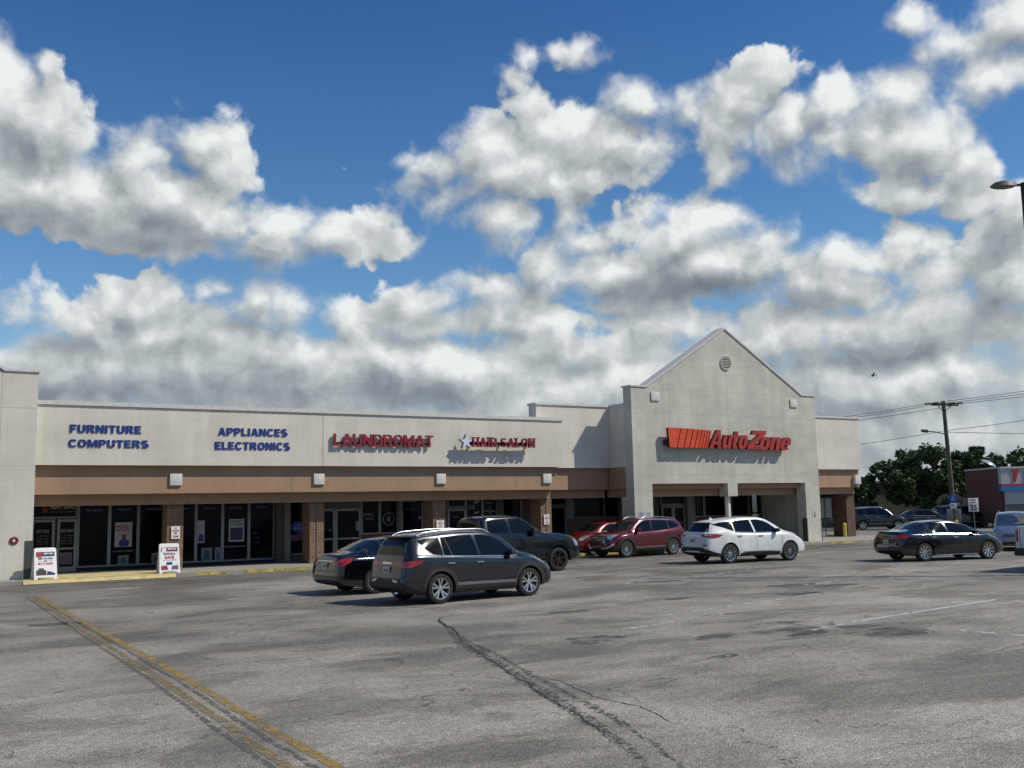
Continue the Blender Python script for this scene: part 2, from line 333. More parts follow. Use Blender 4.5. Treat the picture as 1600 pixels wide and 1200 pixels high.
# ---------------------------------------------------------------- heavy sign letters, drawn as outlines
def arc_(cx,cy,rx,ry,a0,a1,n=14,p=2.6):
    out=[]
    for i in range(n+1):
        a=R(a0+(a1-a0)*i/n); c,s=math.cos(a),math.sin(a)
        out.append((cx+rx*math.copysign(abs(c)**(2/p),c),cy+ry*math.copysign(abs(s)**(2/p),s)))
    return out
def stroke_(path,w):
    L_,R_=[],[]
    for i,(x,y) in enumerate(path):
        a=path[max(0,i-1)]; b=path[min(len(path)-1,i+1)]; dx,dy=b[0]-a[0],b[1]-a[1]; l=math.hypot(dx,dy) or 1; ww=w(i/(len(path)-1)) if callable(w) else w
        L_.append((x-dy/l*ww/2,y+dx/l*ww/2)); R_.append((x+dy/l*ww/2,y-dx/l*ww/2))
    return L_+R_[::-1]
def glyphs(s,t):
    """outlines in a box one unit high; s: stem, t: thickness of the horizontal strokes"""
    g={}
    g['I']=(s,[[(0,0),(s,0),(s,1),(0,1)]])
    g['L']=(.60,[[(0,0),(.60,0),(.60,t),(s,t),(s,1),(0,1)]])
    g['E']=(.64,[[(0,0),(.64,0),(.64,t),(s,t),(s,.5-t/2),(.58,.5-t/2),(.58,.5+t/2),(s,.5+t/2),(s,1-t),(.63,1-t),(.63,1),(0,1)]])
    g['F']=(.60,[[(0,0),(s,0),(s,.5-t*.6),(.54,.5-t*.6),(.54,.5+t*.4),(s,.5+t*.4),(s,1-t),(.60,1-t),(.60,1),(0,1)]])
    c=.34; g['T']=(.68,[[(c-s/2,0),(c+s/2,0),(c+s/2,1-t),(.68,1-t),(.68,1),(0,1),(0,1-t),(c-s/2,1-t)]])
    g['H']=(.76,[[(0,0),(s,0),(s,.5-t/2),(.76-s,.5-t/2),(.76-s,0),(.76,0),(.76,1),(.76-s,1),(.76-s,.5+t/2),(s,.5+t/2),(s,1),(0,1)]])
    g['N']=(.76,[[(0,0),(s*.92,0),(s*.92,.60),(.76-s,0),(.76,0),(.76,1),(.76-s*.92,1),(.76-s*.92,.40),(s,1),(0,1)]])
    m=.92; g['M']=(m,[[(0,0),(s*.86,0),(s*.86,.66),(m/2-.09,0),(m/2+.09,0),(m-s*.86,.66),(m-s*.86,0),(m,0),(m,1),(m-s*1.15,1),(m/2,.36),(s*1.15,1),(0,1)]])
    g['A']=(.80,[[(0,0),(s*.98,0),(s*.98+.06,.20),(.80-s*.98-.06,.20),(.80-s*.98,0),(.80,0),(.40+s*.56,1),(.40-s*.56,1)],[(.40-.085,.36),(.40+.085,.36),(.40,.74)]])
    g['Z']=(.70,[[(0,0),(.70,0),(.70,t),(.30,t),(.70,1-t),(.70,1),(.03,1),(.03,1-t),(.37,1-t),(0,t)]])
    o=.40; g['O']=(.80,[arc_(o,.5,o,.515,0,360)[:-1],arc_(o,.5,o-s,.515-t,0,360)[:-1]])
    g['C']=(.74,[arc_(o,.5,o,.515,38,322,22)+arc_(o,.5,o-s,.515-t,322,38,22)])
    g['D']=(.76,[[(0,0),(.34,0)]+arc_(.36,.5,.40,.5,-90,90,14)+[(.34,1),(0,1)],[(s,t),(.34,t)]+arc_(.36,.5,.40-s,.5-t,-90,90,14)+[(.34,1-t),(s,1-t)]])
    def bowl(y0): h=(1-y0)/2; return [(0,0),(s,0),(s,y0),(.38,y0)]+arc_(.38,y0+h,.32,h,-90,90,12)+[(.38,1),(0,1)],[(s,y0+t*.9),(.36,y0+t*.9)]+arc_(.38,y0+h,.32-s*.95,h-t*.9,-90,90,10)+[(.36,1-t*.9),(s,1-t*.9)]
    a,b=bowl(.36); g['P']=(.70,[a,b])
    a,b=bowl(.42); q=[(0,0),(s,0),(s,.42),(.36,.42),(.48,0),(.76,0),(.60,.46)]+arc_(.40,.71,.33,.29,-52,90,10)+[(.38,1),(0,1)]; g['R']=(.76,[q,b])
    g['U']=(.74,[[(0,1),(0,.36)]+arc_(.37,.36,.37,.375,180,360,14)+[(.74,1),(.74-s,1),(.74-s,.36)]+arc_(.37,.36,.37-s,.375-t,360,180,14)+[(s,1)]])
    sp=arc_(.35,.735,.26,.18,28,180,9,2.2)+arc_(.35,.735,.26,.20,195,258,4,2.2)+arc_(.36,.285,.27,.21,78,0,6,2.2)+arc_(.36,.265,.27,.18,-14,-152,9,2.2)
    g['S']=(.72,[stroke_(sp,t*1.28)])
    # small letters
    x=.74
    g['u']=(.60,[[(0,x),(0,.30)]+arc_(.28,.28,.28,.295,180,300,9)+[(.60-s*.95,.08),(.60-s*.95,0),(.60,0),(.60,x),(.60-s,x),(.60-s,.24),(.60-s-.04,.17),(s+.03,.17),(s,.24),(s,x)]])
    g['n']=(.60,[[(0,0),(s,0),(s,x*.68),(s+.05,x*.76),(.60-s-.02,x*.76),(.60-s,x*.66),(.60-s,0),(.60,0),(.60,x*.75)]+[(.54,x*.95),(.42,x*1.02),(.30,x*.98),(s*.98,x*.88),(s*.98,x),(0,x)]])
    g['t']=(.42,[[(.07,.0+.14),(.16,.0),(.40,0),(.40,.16),(.30,.17),(.30,x-.15),(.42,x-.15),(.42,x),(.30,x),(.30,.95),(.07,.95),(.07,x),(0,x),(0,x-.15),(.07,x-.15)]])
    g['o']=(.62,[arc_(.31,x/2,.31,x/2+.015,0,360)[:-1],arc_(.31,x/2,.31-s,x/2+.015-t*.9,0,360)[:-1]])
    g['e']=(.62,[arc_(.31,x/2,.31,x/2+.015,-8,360-42,24)[0:0]+[(.62,x/2-.07),(.62,x/2+.06)]+arc_(.31,x/2,.31,x/2+.015,14,318,24)+[(.40,.22)]+arc_(.31,x/2,.31-s*.92,x/2-t*.9,300,200,6)+[(.23,x/2-.07)],[(.24,x/2+.05),(.39,x/2+.05),(.39,x/2+.12),(.35,x/2+.20),(.28,x/2+.20),(.24,x/2+.12)]])
    return g
def sign_word(root,word,x0,x1,z0,z1,y,depth,mat,side,shear=0,s=.25,t=.19,gap=.085,grow=0,name='letter',hgt=1.):
    """one mesh per letter, standing on the wall plane y and facing -y"""
    G_=glyphs(s,t); tot=0; adv=[]
    for ch in word:
        if ch==' ': tot+=.34; adv.append(None); continue
        adv.append(tot); tot+=G_[ch][0]+gap
    tot=tot-gap+shear; k=(x1-x0)/tot; kz=(z1-z0)/hgt; res=[]
    for ch,a in zip(word,adv):
        if a is None: continue
        cu=bpy.data.curves.new('g','CURVE'); cu.dimensions='2D'; cu.fill_mode='BOTH'; cu.extrude=depth/2; cu.offset=grow
        for loop in G_[ch][1]:
            P=[(x0+(a+px+shear*py/hgt)*k,z0+py*kz) for px,py in loop]
            P=[p for i,p in enumerate(P) if math.dist(p,P[i-1])>1e-4]
            sp_=cu.splines.new('POLY'); sp_.points.add(len(P)-1); sp_.use_cyclic_u=True
            for q,p in zip(sp_.points,P): q.co=(p[0],p[1],0,1)
        ob=bpy.data.objects.new('g',cu); COL.objects.link(ob); me=bpy.data.meshes.new_from_object(ob.evaluated_get(bpy.context.evaluated_depsgraph_get())); bpy.data.objects.remove(ob); bpy.data.curves.remove(cu)
        me.transform(Matrix(((1,0,0,0),(0,0,-1,y-depth/2),(0,1,0,0),(0,0,0,1)))); me.materials.clear()
        o=link(name,me,[mat,side],root)
        for p in me.polygons:
            p.use_smooth=False; p.material_index=1 if abs(p.normal.y)<.5 else 0
        res.append(o)
    return res
# ================================================================ GROUND
def asphalt():
    m,t,g,b=pbsdf('asphalt'); tc=g.n('ShaderNodeTexCoord').outputs['Object']
    n0=g.noise(tc,.11,5,.6,.5); n1=g.noise(tc,.5,6,.6,.3); st=g.noise(g.v('MULTIPLY',tc,(.35,1.0,1)),.9,6,.62,.9)
    base=g.step(n0,.3,.7,.80,1.14); base=g.m('MULTIPLY',base,g.step(n1,.32,.7,.82,1.14)); base=g.m('MULTIPLY',base,g.step(st,.34,.54,.84,1.04))
    sy=g.n('ShaderNodeSeparateXYZ'); g.put(sy,0,tc); lane=g.step(g.m('ADD',sy.outputs[1],g.m('MULTIPLY',g.noise(tc,.6,3,.5),1.2)),33.2,34.0,1.,.70); base=g.m('MULTIPLY',base,lane)
    far=g.step(sy.outputs[1],9.,26.,1.04,.80); base=g.m('MULTIPLY',base,far)  # glancing-view darkening with distance, put into the asphalt colour
    agg=g.noise(tc,95,3,.75); base=g.m('MULTIPLY',base,g.step(agg,.38,.64,.40,1.72))
    agg2=g.noise(tc,46,3,.7); base=g.m('MULTIPLY',base,g.step(agg2,.36,.64,.55,1.50))
    ag3=g.noise(tc,11,5,.75); base=g.m('MULTIPLY',base,g.step(ag3,.36,.64,.80,1.20)); stn=g.noise(g.v('MULTIPLY',tc,(.5,1.1,1)),.42,7,.7,.5); base=g.m('MULTIPLY',base,g.step(stn,.42,.52,.66,1.0))
    vo=g.n('ShaderNodeTexVoronoi',feature='F1'); g.put(vo,'Vector',tc); vo.inputs['Scale'].default_value=70
    sp=g.step(vo.outputs['Distance'],.16,.28,1.35,1.0); base=g.m('MULTIPLY',base,sp)
    # worn cracks: warped cell borders, only here and there
    wv=g.v('ADD',tc,g.v('MULTIPLY',g.v('SUBTRACT',g.noise(tc,.8,6,.65,out=1),(.5,.5,.5)),(1.6,1.6,0)))
    def cracks(scale,wd,lo,hi,seed):
        v=g.n('ShaderNodeTexVoronoi',feature='DISTANCE_TO_EDGE',voronoi_dimensions='2D'); g.put(v,'Vector',g.v('ADD',wv,(seed,seed*.7,0))); v.inputs['Scale'].default_value=scale
        c=g.step(v.outputs[0],0.,wd,1.,0.); k=g.step(g.noise(tc,.22,3,.6,.2),lo,hi); 
        br=g.step(g.noise(tc,2.2,4,.6),.42,.55); return g.m('MULTIPLY',g.m('MULTIPLY',c,k),br)
    cr=g.m('MAXIMUM',cracks(.22,.006,.36,.46,3.1),cracks(.7,.012,.50,.58,9.3))
    base=g.m('MULTIPLY',base,g.m('MULTIPLY_ADD',cr,-.72,1.))
    # oil spots
    oil=g.step(g.noise(tc,1.1,3,.5),.70,.80); base=g.m('MULTIPLY',base,g.m('MULTIPLY_ADD',oil,-.38,1.))
    c=g.v('SCALE',(.17,.165,.152)); c.node.inputs[0].default_value=(.285,.267,.233); g.put(c.node,'Scale',base)
    t.links.new(c,b.inputs['Base Color']); b.inputs['Roughness'].default_value=.93; b.inputs['Specular IOR Level'].default_value=.22
    bp=g.n('ShaderNodeBump'); bp.inputs['Strength'].default_value=.55; bp.inputs['Distance'].default_value=.006
    g.put(bp,'Height',g.m('SUBTRACT',g.m('ADD',agg,agg2),g.m('MULTIPLY',cr,1.5))); t.links.new(bp.outputs[0],b.inputs['Normal'])
    return m
def sheet(name,poly,z,mat,kind='structure',label=None):
    mb=MB(); mb.add([(x,y,z) for x,y in poly],[tuple(range(len(poly)))]); o=mb.build(name,mat); 
    me=o.data
    if me.polygons[0].normal.z<0: me.flip_normals()
    o['kind']=kind
    return o
M_asph=asphalt()
M_road=plain('street_asphalt',(.20,.195,.185),.9,var=.14,scale=1.5,bump=.2)
M_conc=plain('concrete',(.30,.285,.25),.85,var=.14,scale=4,bump=.15)
M_grass=plain('grass_blades',(.045,.06,.022),.9,var=.3,scale=8)
sheet('ground',[(-400,-120),(900,-120),(900,1200),(-400,1200)],-.012,plain('earth',(.10,.10,.075),.95,var=.2,scale=.3))
sheet('parking_lot',[(-80,-60),(75,-60),(50.5,38.5),(50.5,70),(-80,70)],0,M_asph)
sheet('street',[(75.2,-60),(92,-60),(62,75),(52,110),(40,110),(50.7,70),(50.7,38.5)],.001,M_road)
def worn(name,col,lo,hi,scale=3.,edge=None,rough=.85,stretch=(1,1,1)):
    """thin paint with bare patches showing the asphalt below"""
    m,t,g,b=pbsdf(name); tc=g.n('ShaderNodeTexCoord').outputs['Object']
    n=g.noise(g.v('MULTIPLY',tc,stretch),scale,7,.68,.3); a=g.step(n,lo,hi)
    a=g.m('MULTIPLY',a,g.step(g.noise(tc,scale*9,4,.7),.30,.46,.35,1.))
    f=g.step(g.noise(tc,scale*3,4,.6),.3,.7,.72,1.15); c=g.v('SCALE',col); c.node.inputs[0].default_value=col; g.put(c.node,'Scale',f)
    t.links.new(c,b.inputs['Base Color']); b.inputs['Roughness'].default_value=rough; b.inputs['Specular IOR Level'].default_value=.2; t.links.new(a,b.inputs['Alpha'])
    return m
M_yel=worn('worn_yellow_paint',(.31,.22,.085),.36,.54,5.)
M_tar=worn('tar_line',(.135,.125,.11),.40,.60,9.)
M_yeld=worn('old_yellow_paint',(.24,.19,.10),.39,.56,5.)
M_wht=worn('worn_white_paint',(.55,.55,.53),.43,.56,2.6)
M_wht2=worn('fresh_white_paint',(.62,.62,.60),.36,.50,2.6)
random.seed(4)
def ribbon(name,pts,w,mat,z=.004,jag=0,seg=.15,wj=0):
    """a flat strip along a path on the ground"""
    P=[Vector((x,y,0)) for x,y in pts]; out=[]; 
    L=[0]
    for a,b in zip(P,P[1:]): L.append(L[-1]+(b-a).length)
    n=max(2,int(L[-1]/seg)); rnd=random.Random(len(pts)*7+int(P[0].x*10)); off=0; vs_=[];
    for i in range(n+1):
        s=L[-1]*i/n; k=0
        while k<len(L)-2 and L[k+1]<s: k+=1
        u=(s-L[k])/(L[k+1]-L[k]); p=P[k].lerp(P[k+1],u); d=(P[k+1]-P[k]).normalized(); nrm=Vector((-d.y,d.x,0))
        off=off*.8+rnd.uniform(-jag,jag); ww=w*(1+rnd.uniform(-wj,wj))*.5
        if wj>0: ww*=min(1,.15+3.*min(s,L[-1]-s)/L[-1])
        vs_+= [tuple(p+nrm*(off-ww)+Vector((0,0,z))),tuple(p+nrm*(off+ww)+Vector((0,0,z)))]
    mb=MB(); mb.add(vs_,[(2*i,2*i+1,2*i+3,2*i+2) for i in range(n)]); o=mb.build(name,mat); 
    if o.data.polygons[0].normal.z<0: o.data.flip_normals()
    o['kind']='structure'; return o
# double yellow line running from the shop front past the camera
ribbon('painted_line',[(3.02,31.2),(2.98,24),(3.0,14),(2.92,8.7),(2.9,2)],.115,M_yeld,jag=.012,wj=0)
ribbon('painted_line',[(3.20,31.2),(3.22,24),(3.30,14),(3.28,8.4),(3.3,2)],.125,M_yel,jag=.012,wj=0)
ribbon('tar_seam',[(3.12,31.2),(3.10,24),(3.16,14),(3.1,8.5),(3.1,2)],.07,M_tar,z=.003,jag=.01)
ribbon('tar_seam',[(2.88,31.2),(2.86,24),(2.88,14),(2.78,8.5),(2.78,2)],.07,M_tar,z=.003,jag=.01)
# long double crack filled with tar
M_crack=plain('crack_dark',(.032,.031,.029),.95,var=.3)
M_ravel=worn('ravelled_asphalt',(.085,.080,.072),.44,.62,14.)
ribbon('pavement_crack',[(9.9,19.0),(9.3,18.5),(9.0,17.9),(8.75,16.9),(8.3,15.7)],.05,M_crack,jag=.02,wj=.6,seg=.05)
ribbon('pavement_crack',[(9.16,18.1),(8.55,16.6),(7.9,14.9),(7.45,13.2),(7.1,12.1),(6.5,10.0),(6.15,8.8),(5.75,7.6),(5.2,6.4)],.20,M_ravel,jag=.015,wj=.4,seg=.05)
ribbon('pavement_crack',[(8.8,17.0),(8.1,15.0),(7.65,13.2),(7.3,12.0),(6.75,10.0),(6.3,8.4),(5.75,6.9),(5.2,5.8)],.10,M_ravel,z=.005,jag=.015,wj=.5,seg=.05)
ribbon('pavement_crack',[(8.5,16.4),(7.85,14.6),(7.38,13.0),(7.0,11.8),(6.42,9.9),(6.0,8.5),(5.6,7.4)],.022,M_crack,z=.006,jag=.02,wj=.8,seg=.05)
ribbon('pavement_crack',[(7.1,12.0),(7.2,10.9),(6.9,9.8),(7.0,9.0),(6.75,8.2),(6.85,7.6)],.014,M_crack,jag=.015,wj=.7,seg=.04)
ribbon('pavement_crack',[(7.15,10.3),(7.8,9.9),(8.5,10.1),(9.6,9.6),(10.4,9.2)],.011,M_crack,jag=.02,wj=.7,seg=.05)
ribbon('pavement_crack',[(7.9,11.2),(9.1,11.0),(10.6,11.3),(11.9,10.6),(13.5,10.2)],.010,M_crack,jag=.02,wj=.7,seg=.05)
ribbon('pavement_crack',[(4.3,12.6),(5.2,12.9),(6.0,12.2),(7.2,12.3)],.010,M_crack,jag=.02,wj=.7,seg=.05)
ribbon('pavement_crack',[(4.6,17.5),(5.6,17.0),(6.3,17.6),(7.9,17.0)],.014,M_crack,jag=.02,wj=.7,seg=.05)
ribbon('pavement_crack',[(13.0,9.0),(14.6,9.3),(16.2,8.6),(17.5,8.7)],.018,M_crack,jag=.02,wj=.7,seg=.05)
# white bay lines
for a,b,w_,mm in [((15.14,12.83),(20.4,13.6),.09,M_wht2),((13.3,12.4),(15.2,12.9),.08,M_wht),((12.9,15.9),(19.4,17.3),.09,M_wht),((11.0,14.6),(14.1,15.4),.08,M_wht),((15.24,10.86),(15.6,8.4),.09,M_wht2),
                ((17.5,23.0),(24,24.6),.1,M_wht),((20.5,19.2),(27,20.7),.1,M_wht),((11.2,33.4),(16.5,33.2),.1,M_wht),((18.5,31.5),(24.5,31.5),.1,M_wht),((22.8,33.5),(27.8,33.2),.1,M_wht2),
                ((29.5,33.4),(38,33.2),.1,M_wht),((36,30),(44,29.8),.1,M_wht2),((5.2,32.8),(6.1,32.5),.22,M_wht2),((7,29.5),(13,29.3),.1,M_wht),((6.8,26.2),(10.2,26.4),.09,M_wht)]:
    ribbon('bay_line',[a,b],w_,mm,jag=0)
# potholes / patches
def blotch(x,y,rx,ry,mat,name='asphalt_patch',z=.003,seed=1):
    rnd=random.Random(seed); n=40; pts=[]
    ph=[rnd.uniform(0,6.28) for _ in range(5)]
    for i in range(n):
        a=2*math.pi*i/n; r=1+sum(.16/(k+1)*math.sin((k+2)*a+ph[k]) for k in range(5))+rnd.uniform(-.05,.05)
        pts.append((x+rx*r*math.cos(a),y+ry*r*math.sin(a)))
    return sheet(name,pts,z,mat)
M_patch=worn('patch_dark',(.10,.095,.087),.38,.60,4.)
blotch(13.05,12.15,.42,.16,M_patch,seed=3); blotch(13.55,11.75,.30,.05,M_patch,seed=5); blotch(10.2,11.15,.26,.13,M_patch,seed=8)
blotch(12.0,17.8,.5,.16,M_patch,seed=9); blotch(2.75,23.0,.55,.35,M_patch,seed=12); blotch(22.3,13.6,.7,.22,M_patch,seed=15)
blotch(20.2,19.4,1.0,.3,M_patch,seed=19); blotch(15.6,18.5,.5,.2,M_patch,seed=22)
M_stain=worn('old_stain',(.115,.11,.10),.40,.66,1.1)
rs=random.Random(77)
for k in range(8):
    y_=rs.uniform(11,26); blotch(rs.uniform(.55,1.15)*y_+1.5,y_,rs.uniform(.5,1.6),rs.uniform(.18,.55),M_stain,name='asphalt_stain',z=.0022+.0001*k,seed=k+40)
# ================================================================ SHOPPING CENTRE
YA,YG,YB,YW=38.42,37.53,39.37,39.95
Z3,Z4,Z5=4.03,3.00,2.60
YS=YA+3.2; YC=YA+1.0
bld=empty('shopping_centre',(20,40,0))
tag(bld,'long beige stucco shopping centre with brown band, brick columns and one pointed gable','building')
def part(mb,name,mat,parent=bld,**k): return mb.build(name,mat,parent,**k)
WALK=.13
# walkway and kerb
wk=MB(); wk.box(-30,28.4,37.25,YS+.02,-.05,WALK); wk.box(28.4,49.3,36.15,YS+.02,-.05,WALK)
o=wk.build('sidewalk',M_conc); o['kind']='structure'
M_kerby=worn('kerb_yellow',(.50,.40,.14),.47,.58,.9)
kb=MB(); kb.box(-30,28.25,37.10,37.25,-.05,WALK+.004); kb.box(28.25,49.45,36.0,36.15,-.05,WALK+.004); kb.box(28.25,28.4,36.15,37.25,-.05,WALK+.004); kb.box(49.3,49.45,36.15,44,-.05,WALK+.004)
o=kb.build('kerb',M_conc); o['kind']='structure'
kp=MB(); kp.box(8.9,28.2,37.088,37.098,.01,WALK-.003); kp.box(8.9,28.2,37.10,37.24,WALK+.006,WALK+.009)
kp.box(28.3,49.4,35.988,35.998,.01,WALK-.003); kp.box(28.3,49.4,36.0,36.14,WALK+.006,WALK+.009); o=kp.build('kerb_paint',M_kerby); o['kind']='structure'
ramp=MB(); ramp.add([(3.3,37.26,WALK+.006),(8.25,37.26,WALK+.006),(8.25,39.7,WALK+.006),(3.3,39.7,WALK+.006)],[(0,1,2,3)])
ramp.add([(3.3,37.03,.008),(8.2,37.03,.008),(8.2,37.095,WALK),(3.3,37.095,WALK)],[(0,1,2,3)])
o=ramp.build('kerb_ramp',plain('ramp_yellow',(.58,.47,.22),.8,var=.2,scale=3)); o['kind']='structure'
# --- fascia A
def slab(x0,x1,y0,y1,z0,z1): m_=MB(); m_.box(x0,x1,y0,y1,z0,z1); return m_
part(slab(3.63,14.155,YA,YA+.5,Z3,6.16),'fascia_wall',M_beige); part(slab(14.175,25.8,YA,YA+.5,Z3,6.16),'fascia_wall',M_beige)
part(slab(3.7,25.75,YA+.52,YA+1.2,Z3-.02,6.10),'fascia_backing',M_greyw)
m_=MB(); x=3.63
while x<25.8:
    x2=min(x+3.05,25.86); m_.box(x,x2-.008,YA-.06,YA+1.3,6.162,6.31); x+=3.05
part(m_,'coping',M_coping)
Y1=YA+.26; Y2=YA+.78
part(slab(3.63,25.62,Y1,YA+.5,Z4,Z3-.003),'brown_band',M_brown); part(slab(3.63,25.55,Y2,YA+1.6,Z5,Z4+.3),'soffit_beam',M_brown)
part(slab(3.63,25.62,YA+.503,Y2-.003,Z4+.003,Z4+.2),'brown_band',M_brown)
M_jb=plain('joint_brown',(.10,.065,.045),.9)
for x_ in (8.55,12.95,14.25,19.7,23.4): part(slab(x_,x_+.012,Y1-.002,Y1+.01,Z4+.004,Z3-.3),'joint_line',M_jb)
for x_ in (9.1,13.35,18.9,23.0): part(slab(x_,x_+.012,Y2-.002,Y2+.01,Z5+.004,Z4-.006),'joint_line',M_jb)
# --- plane B (between strip and gable)
part(slab(25.0,29.21,YB,YB+.65,Z3,7.0),'fascia_wall',M_beige)
part(slab(24.95,29.21,YB-.06,YB+.72,7.003,7.10),'coping',M_coping)
part(slab(25.62,29.21,YB+.22,YB+.6,Z4,Z3-.003),'brown_band',M_brown); part(slab(25.55,29.21,YB+.5,YB+1.2,Z5,Z4-.003),'soffit_beam',M_brown)
# --- gable front
gx0,gx1=29.21,41.67
op=[(gx0,0),(30.3,0),(30.3,3.21),(35.12,3.21),(35.12,2.56),(35.77,2.56),(35.77,3.21),(40.61,3.21),(40.61,0),(gx1,0),(gx1,7.84),(40.7,7.84),(35.35,11.06),(30.13,7.84),(gx0,7.84)]
def split_gable(m_):
    y0,y1=YG,YG+.62
    m_.box(gx0,30.3,y0,y1,WALK,3.21); m_.box(40.61,gx1,y0,y1,WALK,3.21); m_.box(35.12,35.77,y0,y1,2.56,3.21)
    m_.prism([(gx0,3.21),(gx1,3.21),(gx1,7.84),(40.7,7.84),(35.35,11.06),(30.13,7.84),(gx0,7.84)],y0,y1)
m_=MB(); split_gable(m_); bm=bmesh.new(); me=m_.mesh(); bm.from_mesh(me); bmesh.ops.remove_doubles(bm,verts=bm.verts,dist=1e-4); bm.to_mesh(me); bm.free()
link('gable_wall',me,M_gable,bld)
# side return of the gable bay down to the walk
part(slab(gx0+.002,gx0+.5,YG+.621,YB+.9,Z3,7.0),'gable_return',M_beige); part(slab(gx0-.02,gx0+.5,YG+.621,YB-.061,7.003,7.10),'coping',M_coping); part(slab(gx0+.06,gx0+.5,YG+.621,YB+.3,Z4,Z3-.003),'brown_band',M_brown); part(slab(gx0+.2,gx0+.5,YG+.621,YB+.6,Z5,Z4-.003),'soffit_beam',M_brown); part(slab(gx0+.002,gx0+.5,YG+.621,YG+1.0,WALK,Z5-.001),'gable_return',M_gable)
part(slab(gx1-.5,gx1-.002,YG+.621,YS,Z5,7.0),'gable_return',M_gable); part(slab(gx1-.35,gx1-.002,YG+.621,YS,WALK,Z5-.001),'gable_return',M_gable)
m_=MB()
def cap(m_,p,q,th=.10,y0=YG-.05,y1=YG+.70):
    m_.prism([p,q,(q[0],q[1]+th),(p[0],p[1]+th)],y0,y1)
m_.prism([(gx0-.05,7.843),(30.13,7.843),(35.35,11.063),(40.7,7.843),(gx1+.04,7.843),(gx1+.04,7.92),(40.74,7.92),(35.35,11.165),(30.09,7.92),(gx0-.05,7.92)],YG-.05,YG+.70)
part(m_,'gable_coping',M_coping)
# control joints (thin grooves standing 2 mm proud)
M_joint=plain('joint_line',(.36,.35,.31),.9)
m_=MB()
for z in (7.15-.55,3.62,7.92-.12): m_.box(gx0+.02,gx1-.02,YG-.002,YG+.01,z-.006,z+.006)
for x in (35.35,31.55,39.2): m_.box(x-.006,x+.006,YG-.003,YG+.01,3.3,7.75 if x!=35.35 else 10.6)
part(m_,'joint_lines',M_joint)
m_=MB()
for (x0,x1) in ((30.305,35.115),(35.775,40.605)): m_.box(x0,x1,YG+.35,YG+.60,Z4-.05,3.209)
part(m_,'brown_band',M_brown)
part(slab(30.31,41.2,YG+.75,YG+1.6,2.60,3.25),'soffit_beam',M_brown)
# vent
vn=MB(); 
ring=[(35.35+.46*math.cos(a),9.32+.36*math.sin(a)) for a in [2*math.pi*i/28 for i in range(28)]]
ring=[(35.35+.33*math.cos(a),9.32+.33*math.sin(a)) for a in [2*math.pi*i/28 for i in range(28)]]
vn.prism(ring,YG-.03,YG-.003); vent=part(vn,'gable_vent',M_dark)
sm=MB()
for i in range(8):
    z=9.032+i*.082; hw=math.sqrt(max(.001,.33**2-(z-9.32)**2)); sm.box(35.35-hw,35.35+hw,YG-.055,YG-.035,z-.015,z+.020)
for i in range(28):
    a=2*math.pi*i/28; b_=2*math.pi*(i+1)/28
    sm.add([(35.35+r*math.cos(t_),y,9.32+r*math.sin(t_)) for t_ in (a,b_) for r,y in ((.33,YG-.06),(.37,YG-.06),(.37,YG),(.33,YG))],[(0,4,5,1),(1,5,6,2),(0,3,7,4)])
part(sm,'vent_louvre',M_gable,vent)
def plaque(x0,x1,z0,z1,y,d=.14):
    m_=MB(); m_.box(x0,x1,y-d,y,z0,z1); return part(m_,'square_plaque',M_plaque,bevel=.02)
for xc in (8.48,14.08,19.59,25.05): plaque(xc-.225,xc+.225,3.29,3.73,Y1,.09)
plaque(47.45,47.93,3.17,3.7,YW+.22,.2); 
M_pl2=plain('gable_plaque',(.60,.595,.54),.8,var=.05)
for a_,z_ in ((30.40,7.20),(39.80,7.20)):
    m_=MB(); m_.box(a_,a_+.50,YG-.06,YG-.001,z_,z_+.42); part(m_,'square_plaque',M_pl2,bevel=.012)
# --- right wing
part(slab(41.68,48.02,YW,YW+.65,Z3-.62,6.99),'fascia_wall',M_beige) if False else part(slab(41.68,48.02,YW,YW+6,Z3+.0,7.0),'fascia_wall',M_beige)
part(slab(41.68,48.08,YW-.06,YW+6.06,7.003,7.10),'coping',M_coping)
part(slab(41.68,48.0,YW+.22,YW+5.8,Z4,Z3-.003),'brown_band',M_brown); part(slab(41.68,47.85,YW+.5,YW+5.6,Z5+.02,Z4-.003),'soffit_beam',M_brown)
def column(x0,x1,y0,y1,top):
    m_=MB(); m_.box(x0,x1,y0,y1,WALK,top); c=part(m_,'brick_column',M_brick)
    m2=MB(); m2.tube([((x0+x1)/2,y0-.02,WALK),((x0+x1)/2,y0-.02,top)],.018,6); part(m2,'conduit',M_greyw,c); return c
for xc in (8.66,14.28,19.88,25.46): column(xc-.30,xc+.30,YC,YC+.9,Z5)
m_=MB(); m_.box(47.15,47.85,YW+.55,YW+1.6,WALK,Z5+.02); part(m_,'brick_column',M_brickw)
m_=MB(); m_.tube([(35.75,YG+.75,WALK),(35.75,YG+.75,2.6)],.14,20); part(m_,'round_column',M_white,smooth=30)
